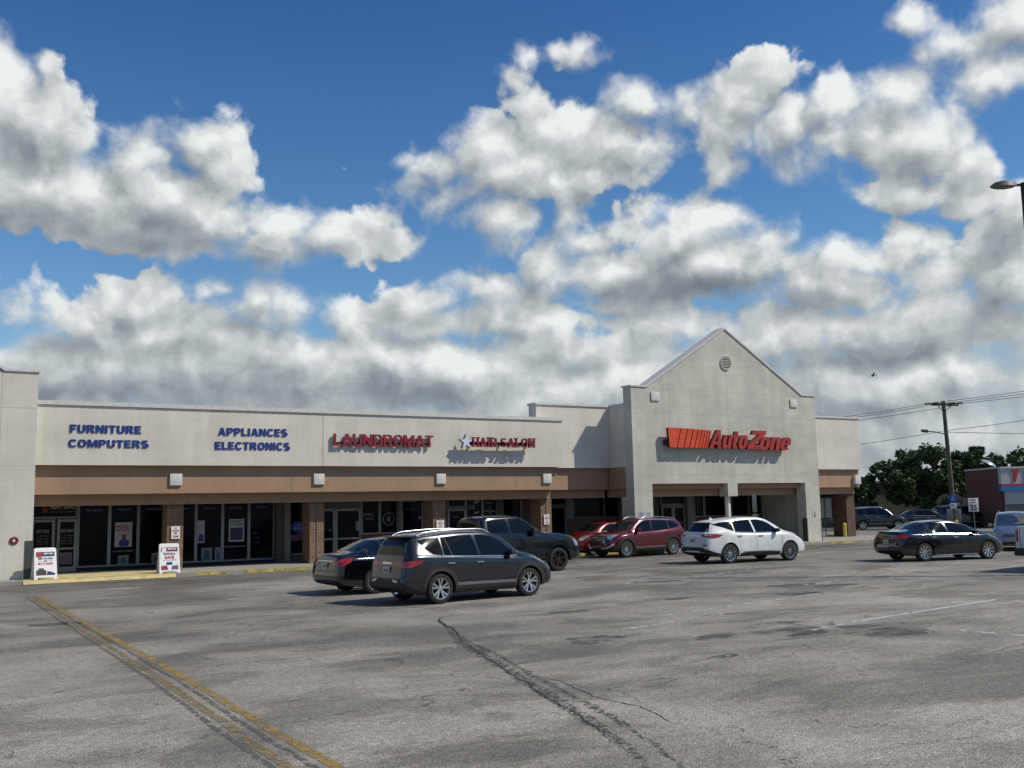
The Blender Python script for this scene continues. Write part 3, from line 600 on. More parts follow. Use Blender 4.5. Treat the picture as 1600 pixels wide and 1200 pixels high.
# --- left gable pier
m_=MB(); y0=YA-.3
m_.box(-9,3.635,y0,YA+4.0,0.0,7.24); m_.prism([(-9,7.24),(2.50,7.24),(-3.2,10.7),(-8.9,7.24)],y0,y0+.62); part(m_,'pier_wall',M_beige)
m_=MB(); m_.prism([(2.56,7.243),(3.68,7.243),(3.68,7.32),(2.60,7.32),(-3.2,10.83),(-3.2,10.71)],y0-.05,y0+.75); part(m_,'coping',M_coping)
m_=MB()
for z in (5.98,3.98): m_.box(-5,3.63,y0-.002,y0+.01,z-.006,z+.006)
m_.box(2.5,2.512,y0-.003,y0+.01,WALK,7.2); part(m_,'joint_lines',M_joint)
part(slab(3.40,3.66,y0-.02,y0+.35,.0,1.42),'corner_guard',M_alud)
part(slab(41.36,41.70,YG-.025,YG+.3,WALK,1.15) ,'corner_guard',M_alud) if False else None
part(slab(40.57,40.62,YG-.02,YG+.3,WALK,1.35),'corner_guard',M_alud); part(slab(41.66,41.70,YG-.02,YG+.3,WALK,1.35),'corner_guard',M_alud)
# --- roof, back volume and arcade ceiling
part(slab(-9,29.2,YA+1.31,YA+30,5.6,5.8),'roof',M_greyw); part(slab(29.2,48,YB+1.3,YB+29,6.3,6.5),'roof',M_greyw)
part(slab(3.64,29.2,YA+1.62,YS+.3,3.05,3.2),'arcade_ceiling',M_soffit); part(slab(29.8,41.1,YG+1.62,YS+.3,3.3,3.45),'arcade_ceiling',M_soffit)
part(slab(-9,29.5,YS+.32,YA+30,0,5.59),'inner_wall',M_greyw); part(slab(29.51,41.6,YS+.32,YB+29,0,6.29),'inner_wall',M_greyw); 
part(slab(41.35,41.66,YS+.33,YB+29,0,6.29),'side_wall',M_brickd)
# ramp back of gable roof
m_=MB(); m_.add([(30.2,YG+.71,7.9),(35.35,YG+.71,11.06),(35.35,YG+5.2,11.06) if False else (35.35,YG+1.2,11.04),(30.2,YG+1.2,7.9)],[(0,1,2,3)])
# ================================================================ SHOP FRONT
def win(x0,x1,z0,z1,glass=M_glass,fr=.06,y=YS,name='window',frame=M_alu,mull=()):
    g_=MB(); g_.box(x0+fr*.5,x1-fr*.5,y+.03,y+.05,z0+fr*.5,z1-fr*.5); w_=part(g_,name,glass)
    f_=MB(); f_.box(x0,x0+fr,y-.03,y+.09,z0,z1); f_.box(x1-fr,x1,y-.03,y+.09,z0,z1); f_.box(x0+fr,x1-fr,y-.028,y+.088,z0,z0+fr); f_.box(x0+fr,x1-fr,y-.028,y+.088,z1-fr,z1)
    for mz in mull: f_.box(x0+fr,x1-fr,y-.027,y+.087,mz-fr/2,mz+fr/2)
    part(f_,'frame',frame,w_); return w_
def door(x0,x1,z1=2.12,y=YS,frame=M_alu,handle_right=True,glass=M_glass,mid=True,z0=WALK+.01):
    fr=.10; g_=MB(); g_.box(x0+fr*.5,x1-fr*.5,y+.03,y+.05,z0+.02,z1-.04); d_=part(g_,'door',glass)
    f_=MB(); f_.box(x0,x0+fr,y-.04,y+.1,z0,z1); f_.box(x1-fr,x1,y-.04,y+.1,z0,z1); f_.box(x0+fr,x1-fr,y-.038,y+.098,z0,z0+.20); f_.box(x0+fr,x1-fr,y-.038,y+.098,z1-fr,z1)
    if mid: f_.box(x0+fr,x1-fr,y-.036,y+.096,.98,1.05)
    part(f_,'frame',frame,d_)
    hx=x1-.06 if handle_right else x0+.06
    h_=MB(); h_.tube([(hx,y-.04,1.0),(hx,y-.10,1.0),(hx,y-.10,1.3),(hx,y-.04,1.3)],.012,6); part(h_,'handle',M_alu,d_)
    return d_
def decal(parent,body,x0,x1,z0,z1,mat,y=YS,bold=.01,name='lettering',shear=0):
    return text_obj(name,body,x0,x1,z0,z1,y+.028,.006,mat,parent,bold,shear)
M_dec=plain('decal_white',(.30,.30,.32),.6,var=.1); M_decd=plain('decal_dim',(.17,.17,.20),.6,var=.1); M_decr=plain('decal_red',(.22,.02,.03),.6,var=.1); M_decb=plain('decal_blue',(.02,.03,.20),.6,var=.1)
M_paper=plain('paper',(.36,.36,.37),.7,var=.08); M_paperd=plain('paper_dim',(.16,.18,.19),.7,var=.15)
# store 1: furniture rental shop
dA=door(3.90,4.72,2.12,handle_right=True); dB=door(4.80,5.50,2.12,handle_right=False)
tr=win(3.90,5.50,2.16,3.05); decal(tr,'RENT KING',4.55,5.40,2.50,2.68,M_dec,bold=.03); decal(tr,'EASY & LOW PAYMENTS',4.55,5.40,2.37,2.43,M_decd); 
m_=MB(); m_.prism([(4.28,2.38),(4.44,2.38),(4.47,2.60),(4.40,2.55),(4.36,2.64),(4.32,2.55),(4.25,2.60)],YS+.02,YS+.026); part(m_,'crown_emblem',M_decr,tr)
for d_,xc in ((dA,4.31),(dB,5.15)):
    decal(d_,'RENT KING',xc-.22,xc+.22,1.62,1.74,M_dec,bold=.02)
    for k in range(4): decal(d_,'STORE HOURS' if k==0 else 'MON - SAT',xc-.2,xc+.2,1.48-k*.1,1.53-k*.1,M_decd)
m_=MB(); m_.box(4.93,5.35,YS+.015,YS+.02,.42,.86); pn=part(m_,'notice',plain('notice_pink',(.20,.15,.17),.7),dB)
for k in range(4): decal(dB,'OPEN FOR BUSINESS',4.98,5.30,.74-k*.08,.77-k*.08,M_dark,y=YS-.018)
xs1=[5.52,6.66,7.73,8.9,9.96,11.03,12.12,13.20]
labs=['Furniture','Computers','Smart Home','Phones','MLG/R Tires','Smart Watch','Appliances']
W1=[]
for i in range(7):
    w_=win(xs1[i],xs1[i+1],.27,3.05); W1.append(w_)
    m_=MB(); m_.box(xs1[i]+.06,xs1[i+1]-.06,YS+.020,YS+.026,2.30,2.98); part(m_,'blue_film',M_glassb,w_)
    decal(w_,labs[i],xs1[i]+.28,xs1[i+1]-.28,2.40,2.50,M_decd,bold=.015,y=YS-.01)
part(slab(5.52,13.20,YS,YS+.3,WALK,.268),'bulkhead',M_dark)
def poster(x0,x1,z0,z1,label,y=YS,mat=M_paper,cat='poster',name='poster'):
    o=empty(name,((x0+x1)/2,y-.012,z0)); tag(o,label,cat); m_=MB(); m_.box(x0,x1,y-.036,y-.031,z0,z1); m_.build('sheet',mat,o); return o
def ptext(o,body,x0,x1,z0,z1,mat,bold=.02,y=YS-.0375,name='lettering'): return text_obj(name,body,x0,x1,z0,z1,y,.003,mat,o,bold)
p=poster(6.86,7.50,1.0,1.95,'tall white poster reading NO CREDIT CHECK in the second window right of the double doors')
ptext(p,'CREDIT\nCHECK',7.08,7.44,1.62,1.84,M_decr,.03); m_=MB(); m_.prism([(6.98+.1*math.cos(a*.314),1.72+.1*math.sin(a*.314)) for a in range(20)],YS-.041,YS-.038); m_.build('stop_disc',M_decr,p); ptext(p,'NO',6.91,7.05,1.68,1.76,M_white,.02,y=YS-.042)
m_=MB(); m_.prism([(7.05,1.02),(7.35,1.02),(7.40,1.22),(7.27,1.30),(7.27,1.45),(7.14,1.45),(7.12,1.30),(7.0,1.2)],YS-.041,YS-.038); m_.build('figure_shape',M_decb,p)
m_=MB(); m_.prism([(7.13,1.30),(7.28,1.30),(7.26,1.48),(7.15,1.48)],YS-.044,YS-.042); m_.build('figure_shape',M_decr,p)
decal(W1[1],'NO CREDIT NEEDED',6.82,7.56,.80,.87,M_decd,bold=.03)
p=poster(10.02,10.30,1.05,1.95,'narrow white poster beside the first brick column, mostly behind it'); m_=MB(); m_.prism([(10.03,1.1),(10.28,1.1),(10.25,1.35),(10.1,1.45)],YS-.041,YS-.038); m_.build('picture_shape',M_decb,p)
p=poster(11.28,11.92,1.05,1.98,'framed grey poster with a dark blue square in the smart watch window'); m_=MB(); m_.box(11.34,11.86,YS-.041,YS-.038,1.12,1.62); m_.build('picture_shape',plain('poster_navy',(.01,.02,.06),.5),p); ptext(p,'SMARTER TV',11.36,11.84,1.86,1.92,M_dark); ptext(p,'EASY PAYMENTS',11.36,11.84,1.74,1.79,M_dark)
decal(W1[5],'TOP BRAND NAMES',11.12,12.0,.82,.89,M_decd,bold=.03)
for x0,x1,z1,lab in ((7.0,7.4,.68,'small grey and green floor poster low in the second shop window'),(8.25,8.6,.72,'small pale blue floor poster low in the window left of the first brick column'),(10.18,10.62,.85,'pale picture card standing low in the window right of the first brick column'),(10.72,11.0,.85,'second pale picture card low in the window, next to the mullion')):
    p=poster(x0,x1,.34,z1,lab,mat=M_paperd); m_=MB(); m_.prism([(x0+.08,.38),(x1-.08,.38),(x1-.14,z1-.12),(x0+.14,z1-.08)],YS-.041,YS-.038); m_.build('picture_shape',plain('poster_teal',(.02,.07,.09),.6),p)
decal(W1[6],'OPEN',12.28,12.50,1.35,1.39,M_dec)
for i in range(2):
    for j in range(2): decal(W1[6],'10-8',12.3+.17*i,12.4+.17*i,1.16-.2*j,1.20-.2*j,M_decd)
# between stores
part(slab(13.21,13.52,YS-.3,YS+.3,WALK,3.05),'wall_panel',M_soffit); part(slab(13.53,13.74,YS-.42,YS-.1,WALK+.02,3.05),'pilaster',M_greyw)
w_=win(13.75,14.95,.42,3.05,y=YS-.3); 
m_=MB(); m_.prism([(14.2+.36*math.cos(a*.2618+.2),1.55+.26*math.sin(a*.2618)) for a in range(24)],YS-.29,YS-.284); part(m_,'oval_decal',M_decb,w_); decal(w_,'ATM',14.1,14.32,1.62,1.70,M_dec,y=YS-.32); decal(w_,'Access',13.95,14.45,1.48,1.60,M_dec,y=YS-.32,bold=.02,shear=.2)
m_=MB(); m_.box(13.82,14.9,YS-.29,YS-.285,1.0,1.27); part(m_,'red_band',plain('decal_band',(.09,.03,.04),.6),w_)
part(slab(14.96,15.3,YS-.3,YS+.3,WALK,3.05),'wall_panel',M_brickd); part(slab(13.75,15.0,YS-.3,YS+.3,WALK,.41),'bulkhead',M_brickd)
# store 2: laundromat
d1=door(15.31,15.90,2.32,mid=True,handle_right=True); d2=door(15.91,17.10,2.32,handle_right=True); part(slab(15.31,17.12,YS-.06,YS+.1,2.325,2.62),'header',M_alud)
t2=win(15.31,17.12,2.625,3.05); decal(t2,'7511',15.75,16.30,2.66,2.84,M_dec,bold=.02)
m_=MB(); m_.box(16.85,17.02,YS-.045,YS-.04,1.35,1.75); part(m_,'notice',M_paperd,d2)
w1=win(17.13,18.0,1.17,3.05); w2=win(18.01,18.90,1.17,3.05)
part(slab(17.13,18.90,YS-.02,YS+.3,WALK,1.165),'brick_wall',M_brickd)
decal(w1,'COMMERCIAL',17.25,17.75,1.98,2.10,M_decd,bold=.03); decal(w1,'WASHERS',17.30,17.72,1.80,1.90,M_decd,bold=.03)
m_=MB()
for k in range(14):
    a=2*math.pi*k/14; cx,cz=18.46+.27*math.cos(a),1.82+.27*math.sin(a); m_.prism([(cx-.03,cz-.04),(cx+.03,cz-.04),(cx+.03,cz+.04),(cx-.03,cz+.04)],YS+.018,YS+.024)
m_.box(18.38,18.54,YS+.018,YS+.024,1.71,1.93); part(m_,'round_emblem',M_decd,w2)
part(slab(18.91,19.08,YS-.12,YS+.2,WALK,3.05),'pilaster',M_greyw)
w3=win(19.09,20.15,.9,3.05); decal(w3,'PET WASH UP',19.25,19.85,2.55,2.68,M_decd,bold=.02); decal(w3,'SELF SERVICE',19.3,19.8,2.2,2.28,M_decd)
m_=MB(); m_.box(19.95,20.06,YS+.018,YS+.024,1.78,1.92); part(m_,'notice',M_dec,w3)
part(slab(19.09,20.15,YS-.02,YS+.3,WALK,.895),'brick_wall',M_brickd)
part(slab(20.16,21.40,YS-.05,YS+.3,WALK,3.05),'brick_wall',M_brickd)
# store 3: hair salon
d3=door(21.41,22.38,2.22,handle_right=True,mid=False); t3=win(21.41,22.38,2.26,3.05); decal(d3,'OPEN',21.75,22.05,1.80,1.86,M_decd)
w4=win(22.39,23.27,.5,3.05); w5=win(23.28,24.08,.5,3.05)
decal(w4,'HAIRCUT',22.6,23.15,2.55,2.64,M_decd,bold=.02); decal(w4,'HAIR',22.55,22.9,2.15,2.38,M_decd,bold=.03)
m_=MB(); m_.prism([(22.85,2.42),(23.1,2.48),(23.2,2.66),(22.9,2.62)],YS+.018,YS+.024); m_.prism([(22.85,1.95),(23.1,1.99),(23.12,2.08),(22.86,2.05)],YS+.018,YS+.024); part(m_,'ribbon_decal',M_dec,w4)
decal(w5,'PROFESSIONAL',23.4,24.0,2.62,2.72,M_decd,bold=.02); decal(w5,'NAILS',23.5,23.9,2.42,2.52,M_decd,bold=.02)
m_=MB(); m_.box(23.42,23.98,YS+.018,YS+.024,2.04,2.11); m_.box(23.67,23.73,YS+.018,YS+.024,1.92,2.25); part(m_,'cross_decal',M_decd,w5)
part(slab(22.39,24.08,YS,YS+.3,WALK,.495),'bulkhead',M_dark)
part(slab(24.09,24.36,YS-.1,YS+.3,WALK,3.05),'wall_panel',M_soffit); w6=win(24.37,25.45,.5,3.05); part(slab(24.37,25.45,YS,YS+.3,WALK,.495),'bulkhead',M_dark)
part(slab(25.46,26.95,YS-.05,YS+.3,WALK,3.05),'brick_wall',M_brickd)
# store 4: beside the gable
d4=door(27.0,28.05,2.24,handle_right=False,mid=False,frame=M_alud); t4=win(27.0,28.05,2.28,3.05,frame=M_alud)
part(slab(28.06,28.48,YS-.05,YS+.3,1.62,3.05),'wall_panel',M_greyw)
w7=win(28.49,30.4,1.62,3.05,frame=M_alud); w8=win(30.41,31.3,1.62,3.05,frame=M_alud); part(slab(28.06,31.3,YS-.04,YS+.3,WALK,1.615),'brick_wall',M_brickd)
part(slab(31.31,32.05,YS-1.6,YS+.3,WALK,3.3),'wall_panel',M_greyw); part(slab(32.06,33.95,YS-.05,YS+.3,WALK,3.3),'wall_panel',M_soffit)
# auto parts store entrance
YE=YG+3.95
d5=door(34.02,34.80,2.15,y=YE,frame=M_alu,mid=False); d6=door(34.82,35.62,2.15,y=YE,frame=M_alu,handle_right=False,mid=False); t5=win(33.98,35.64,2.18,3.3,y=YE)
for d_,xa,xb in ((d5,34.16,34.68),(d6,34.96,35.48)):
    m_=MB(); m_.box(xa,xb,YE+.018,YE+.024,1.15,1.32); part(m_,'red_band',M_decr,d_)
part(slab(35.66,36.2,YE-.2,YE+.3,WALK,3.3),'wall_panel',M_greyw)
w9=win(36.25,37.0,1.5,3.3,y=YE); w10=win(37.02,39.0,1.5,3.3,y=YE); w11=win(39.02,40.3,1.5,3.3,y=YE); w12=win(40.32,41.3,1.5,3.3,y=YE); part(slab(36.25,41.3,YE-.04,YE+.3,WALK,1.495),'brick_wall',M_brickd)
m_=MB(); m_.box(38.55,39.0-.07,YE+.018,YE+.024,1.6,1.95); part(m_,'red_notice',plain('decal_pink',(.20,.05,.06),.6),w10)
part(slab(36.2,41.34,YE+.31,YS+2,WALK,3.3),'inner_wall',M_dark)
# ================================================================ SHOP SIGNS
def sign(name,label,loc): return tag(empty(name,loc),label,'sign')
def small_caps(root,word,x0,x1,z0,zh,y):
    # first letter a little taller, letters closely spaced
    sign_word(root,word,x0,x1,z0,zh,y,.03,M_letters_blue,M_letters_blue,shear=0,s=.235,t=.18,gap=.12)
YF=YA-.004
for words,lab in (((('FURNITURE',4.73,7.15,5.19,5.47),('COMPUTERS',4.70,7.42,4.67,4.94)),'blue letters reading FURNITURE COMPUTERS at the left end of the beige fascia'),
                  ((('APPLIANCES',9.97,12.68,5.19,5.48),('ELECTRONICS',9.85,12.79,4.65,4.94)),'blue letters reading APPLIANCES ELECTRONICS, second sign from the left on the fascia')):
    r_=sign('lettering_sign',lab,(words[0][1],YF,words[1][3]))
    for a in words: small_caps(r_,*a,YF)
r_=sign('lettering_sign','dark red channel letters reading LAUNDROMAT on the beige fascia',(14.6,YF,4.9))
sign_word(r_,'LAUNDROMAT',14.57,19.06,4.84,5.34,YA-.07,.09,M_red,M_signside,s=.19,t=.15,gap=.075)
m_=MB(); m_.box(14.6,19.0,YA-.065,YA-.005,4.95,5.01); m_.build('raceway',M_signside,r_)
r_=sign('lettering_sign','dark red serif letters reading HAIR SALON with a white star on the beige fascia',(20.3,YF,4.9))
SY=YA-.32
hs=sign_word(r_,'HAIR SALON',20.84,24.04,4.88,5.28,SY,.11,M_red,M_signside,s=.185,t=.12,gap=.17)
m_=MB(); m_.box(20.4,24.0,SY+.005,SY+.10,4.95,5.10); 
for x in (20.9,22.4,23.8): m_.box(x,x+.06,SY+.10,YF,4.97,5.03)
m_.build('raceway',M_signside,r_)
sf=MB()   # slab serifs at the feet and heads of the stems
for k_,(bot_,top_) in {0:('lr','lr'),1:('lr',''),2:('c','c'),3:('lr','l'),5:('lr',''),6:('l','l'),8:('l','lr')}.items():
    xs_=[v.co.x+r_.location.x for v in hs[k_].data.vertices]; a,b_=min(xs_),max(xs_)
    for ws_,z_ in ((bot_,4.866),(top_,5.25)):
        for q in ws_:
            x0_,x1_={'l':(a-.045,a+.115),'r':(b_-.115,b_+.045),'c':(a-.05,b_+.05)}[q]; sf.box(x0_,x1_,SY-.118,SY-.002,z_,z_+.046)
sf.build('letter_serif',M_red,r_)
st=[]; cx,cz=20.52,5.08
for k in range(10):
    a=math.pi/2+k*math.pi/5; rr_=.30 if k%2==0 else .125; st.append((cx+rr_*math.cos(a),cz+rr_*math.sin(a)))
m_=MB(); m_.prism(st,SY-.12,SY); m_.build('star',plain('star_white',(.62,.68,.78),.4),r_)
m_=MB(); m_.prism([(cx+(x-cx)*1.2,cz+(z-cz)*1.2) for x,z in st],SY+.001,SY+.04); m_.build('star_back',plain('star_back',(.02,.03,.06),.5),r_)
# auto parts sign: orange stripes shrinking to the right, then italic letters
r_=sign('store_sign','large orange and red sign reading AutoZone with slanted stripes on the gable front',(35,YG,4.9))
YZ=YG-.26; z0,z1=4.93,5.88; sh=.44
xs=31.12; n=0
edges=[(31.12,31.78),(31.83,32.20),(32.25,32.56),(32.61,32.87),(32.92,33.14),(33.18,33.34),(33.38,33.51),(33.55,33.65),(33.69,33.76)]
for i,(a,b_) in enumerate(edges):
    m_=MB(); zt=z1-.012*i
    sk=.30
    bl=a if i==0 else a-.0; 
    pts=[(a if i==0 else a,z0),(b_-.02,z0),(b_+sk,zt),(a+(0 if i==0 else sk),zt)] if i else [(31.12,z0),(31.55,z0),(31.55+sk,zt),(31.06,zt)]
    if i:
        off=-.23; pts=[(a+off,z0),(b_+off,z0),(b_+off+sk,zt),(a+off+sk,zt)]
    m_.prism(pts,YZ-.16,YZ); o=m_.build('stripe',[M_orange,M_signside],r_)
    for p_ in o.data.polygons:
        if abs(p_.normal.y)<.5: p_.material_index=1
for (w_,xa,xb,za,zb,hg) in (('Auto',33.62,36.42,4.92,5.84,1.),('Z',36.02,37.62,4.92,5.86,1.),('one',36.95,39.40,4.88,5.56,.755)):
    kk=.24 if w_!='Z' else .26
    if w_=='Z': sign_word(r_,w_,xa+.12,xb-.05,za,zb,YZ-.012,.17,M_azred,M_signside,shear=.30,s=.3,t=.22)
    else: sign_word(r_,w_,xa,xb,za,zb,YZ,.16,M_azred,M_signside,shear=.30 if w_=='Auto' else .22,s=kk,t=.19,gap=.035,hgt=hg)
m_=MB(); m_.box(31.1,39.2,YZ+.002,YZ+.10,5.0,5.22); m_.box(31.06,31.12,YZ+.01,YG,5.05,5.3)
for x in (31.5,34.2,36.8,39.0): m_.box(x,x+.08,YZ+.10,YG-.002,5.05,5.2)
m_.build('raceway',M_signside,r_)
# ================================================================ CARS
def pch(pts):
    xs=np.array([p[0] for p in pts],float); ys=np.array([p[1] for p in pts],float)
    h=np.diff(xs); d=np.diff(ys)/h; m=np.zeros(len(xs)); m[0]=d[0]; m[-1]=d[-1]
    for i in range(1,len(xs)-1):
        if d[i-1]*d[i]>0: w1=2*h[i]+h[i-1]; w2=h[i]+2*h[i-1]; m[i]=(w1+w2)/(w1/d[i-1]+w2/d[i])
    def f(x):
        x=min(max(x,xs[0]),xs[-1]); i=min(int(np.searchsorted(xs,x,side='right'))-1,len(h)-1); t=(x-xs[i])/h[i]
        return float((2*t**3-3*t**2+1)*ys[i]+(t**3-2*t**2+t)*h[i]*m[i]+(-2*t**3+3*t**2)*ys[i+1]+(t**3-t**2)*h[i]*m[i+1])
    return f
def car_paint(name,col,metal=.35,rough=.32,coat=1.):
    if name in MATS: return MATS[name]
    m,t,g,b=pbsdf(name); tc=g.n('ShaderNodeTexCoord').outputs['Object']
    n=g.noise(tc,2.2,5,.6); f=g.step(n,.3,.7,.9,1.08); s=g.n('ShaderNodeSeparateXYZ'); g.put(s,0,tc)
    dust=g.m('MULTIPLY',g.step(s.outputs[2],.6,.15,0.,.14),g.step(g.noise(tc,7,4,.6),.35,.7))
    c=g.v('SCALE',col); c.node.inputs[0].default_value=col; g.put(c.node,'Scale',f)
    t.links.new(g.mix(dust,c,(.12,.115,.10,1)),b.inputs['Base Color'])
    b.inputs['Metallic'].default_value=metal; g.put(b,'Roughness',g.m('ADD',g.m('MULTIPLY',dust,.5),rough)); b.inputs['Coat Weight'].default_value=coat; b.inputs['Coat Roughness'].default_value=.035
    MATS[name]=m; return m
M_cglass=plain('car_glass',(.004,.006,.009),.04,spec=.30,coat=0,var=.2)
M_clad=plain('dark_plastic',(.022,.022,.023),.62,var=.15,scale=12)
M_tyre=plain('tyre_rubber',(.016,.016,.016),.82,var=.25,scale=14,bump=.2)
M_chrome=plain('chrome_trim',(.62,.63,.64),.14,1.,var=.03)
M_rim=plain('alloy_rim',(.60,.61,.62),.28,.9,var=.06)
M_rimd=plain('alloy_dark',(.05,.05,.052),.35,.7,var=.1)
M_tail=plain('tail_lamp',(.30,.010,.012),.10,coat=1.,var=.15,scale=18)
M_taild=plain('tail_lamp_dark',(.09,.006,.008),.10,coat=1.,var=.15,scale=18)
M_head=plain('head_lamp',(.36,.38,.40),.08,.5,coat=1.,var=.35,scale=16)
M_plate=plain('licence_plate',(.50,.52,.48),.5,var=.1,scale=30)
M_pmark=plain('plate_marks',(.05,.10,.07),.5)
M_under=plain('underbody',(.006,.006,.006),.9)
M_seam=plain('panel_gap',(.004,.004,.004),.7)
M_amber=plain('amber_lamp',(.45,.18,.03),.2,coat=1.)
def make_body(S,paint):
    L=S['L']; h=L/2; top=pch(S['top']); belt=pch(S['belt']); bot=pch(S['bot']); plan=pch(S['plan']); tw=pch(S['topw'])
    fr=pch(S['nose']); rr_=pch(S['tail'])
    xs=sorted(set([round(x,3) for x in list(np.linspace(-h,h,34))+[-h,-h+.03,-h+.09,-h+.18,h-.18,h-.09,h-.03,h]+S.get('xs',[])]))
    ring=[]
    for x in xs:
        w=plan(x); b=bot(x); bl=belt(x); T=top(x); bl=min(bl,T-.025); g_=T-bl; wt=min(tw(x),w*.97)
        sh=S.get('shoulder',.955); tuck=S.get('tuck',.0)
        P=[(0,b),(w*.55,b),(w*.90,b+.005),(w*.975-tuck,b+.06),(w*1.0-tuck*.5,b+(bl-b)*.30),(w*1.0,b+(bl-b)*.55),(w*.994,b+(bl-b)*.80),(w*.982,bl-.034),(w*(sh-.012),bl)]
        e=min(.055,g_*.45); sh0=w*(sh-.012)
        for t_ in (.12,.5,.88): P.append((sh0+(wt-sh0)*(t_**.9)+(.02*math.sin(math.pi*t_) if g_>.2 else 0),bl+(T-e-bl)*t_))
        P+= [(wt-.01,T-e*.75),(wt*.94,T-e*.25),(wt*.6,T),(0,T+S.get('crown',.025)*(1 if g_>.0 else 0))]
        R_=[]
        for (y,z) in P:
            k=min(1,abs(y)/max(w,.01)); 
            xx=x; zz=z
            if x>0: xx-=fr(z)*max(0,(x-(h-.9))/.9)**1.3
            else: xx+=rr_(z)*max(0,((-x)-(h-.7))/.7)**1.3
            R_.append((xx,y,zz))
        ring.append(R_)
    n=len(ring[0]); vs_=[]; N=2*n-2
    for R_ in ring:
        vs_+= [(x,-y,z) for x,y,z in R_]+[(x,y,z) for x,y,z in R_[-2:0:-1]]
    fs=[]
    for i in range(len(ring)-1):
        for k in range(N):
            a=i*N+k; b_=i*N+(k+1)%N; fs.append((a,b_,b_+N,a+N))
    for base,flip in ((0,True),((len(ring)-1)*N,False)):
        for k in range(n-1):
            a,b_=base+k,base+k+1; c,d=base+(N-(k+1))%N,base+(N-k)%N
            q=[a,b_,c,d]; q=[v for i,v in enumerate(q) if v not in q[:i]]
            if len(q)>=3: fs.append(tuple(q[::-1] if flip else q))
    me=bpy.data.meshes.new('b'); me.from_pydata(vs_,[],fs); me.update()
    bm=bmesh.new(); bm.from_mesh(me); bmesh.ops.recalc_face_normals(bm,faces=bm.faces); bm.to_mesh(me); bm.free()
    ob=bpy.data.objects.new('b',me); COL.objects.link(ob); md=ob.modifiers.new('s','SUBSURF'); md.levels=1; md.render_levels=1
    dg=bpy.context.evaluated_depsgraph_get(); dg.update(); sm=bpy.data.meshes.new_from_object(ob.evaluated_get(dg))
    bm=bmesh.new(); bm.from_mesh(sm); bvh=BVHTree.FromBMesh(bm); bm.free()
    # wheel wells
    ob.modifiers.clear(); ob.data=sm
    ct=MB(); ra=S['R']+S.get('gap',.07)
    for xw in S['wheels']:
        for s_ in (-1,1):
            pts=[(xw+ra*math.cos(a),S['R']+ra*math.sin(a)) for a in [2*math.pi*i/40 for i in range(40)]]
            y0,y1=(S['W']/2-.30)*s_,(S['W']/2+.3)*s_; ct.prism(pts,min(y0,y1),max(y0,y1))
    cm=ct.mesh(); co=bpy.data.objects.new('c',cm); COL.objects.link(co)
    bm=bmesh.new(); bm.from_mesh(cm); bmesh.ops.recalc_face_normals(bm,faces=bm.faces); bm.to_mesh(cm); bm.free()
    md=ob.modifiers.new('x','BOOLEAN'); md.operation='DIFFERENCE'; md.solver='EXACT'; md.object=co
    dg=bpy.context.evaluated_depsgraph_get(); dg.update(); fin=bpy.data.meshes.new_from_object(ob.evaluated_get(dg))
    bpy.data.objects.remove(ob); bpy.data.objects.remove(co)
    fin.materials.clear(); fin.materials.append(paint); fin.materials.append(M_under)
    for p in fin.polygons:
        c=p.center; p.material_index=0
        if p.normal.z<-.75 and c.z<.45: p.material_index=1
        for xw in S['wheels']:
            d=math.hypot(c.x-xw,c.z-S['R'])
            if d<ra+.003 and abs(c.y)<S['W']/2-.02+.3 and (d<ra-.01 or (Vector((p.normal.x,0,p.normal.z)).length>.8 and Vector((xw-c.x,0,S['R']-c.z)).normalized().dot(p.normal)>.9)): p.material_index=1
    shade(fin,38)
    return fin,bvh
AX={'R':(Vector((0,1,0)),lambda u,v:Vector((u,-3,v))),'L':(Vector((0,-1,0)),lambda u,v:Vector((u,3,v))),
    'B':(Vector((1,0,0)),lambda u,v:Vector((-6,u,v))),'F':(Vector((-1,0,0)),lambda u,v:Vector((6,u,v))),'T':(Vector((0,0,-1)),lambda u,v:Vector((u,v,5)))}
_q=math.sqrt(.5)   # diagonal views of the corners; u = (|x|-|y|)*0.707
for k_,sx_,sy_ in (('FR',1,-1),('FL',1,1),('BR',-1,-1),('BL',-1,1)):
    AX[k_]=(Vector((-sx_*_q,-sy_*_q,0)),(lambda sx_,sy_:lambda u,v:Vector((sx_*(_q*u+4),sy_*(-_q*u+4),v)))(sx_,sy_))
def corners(car,name,pts,end,mat,**k): return [panel(car,name,pts,end+s_,mat,**k) for s_ in 'RL']
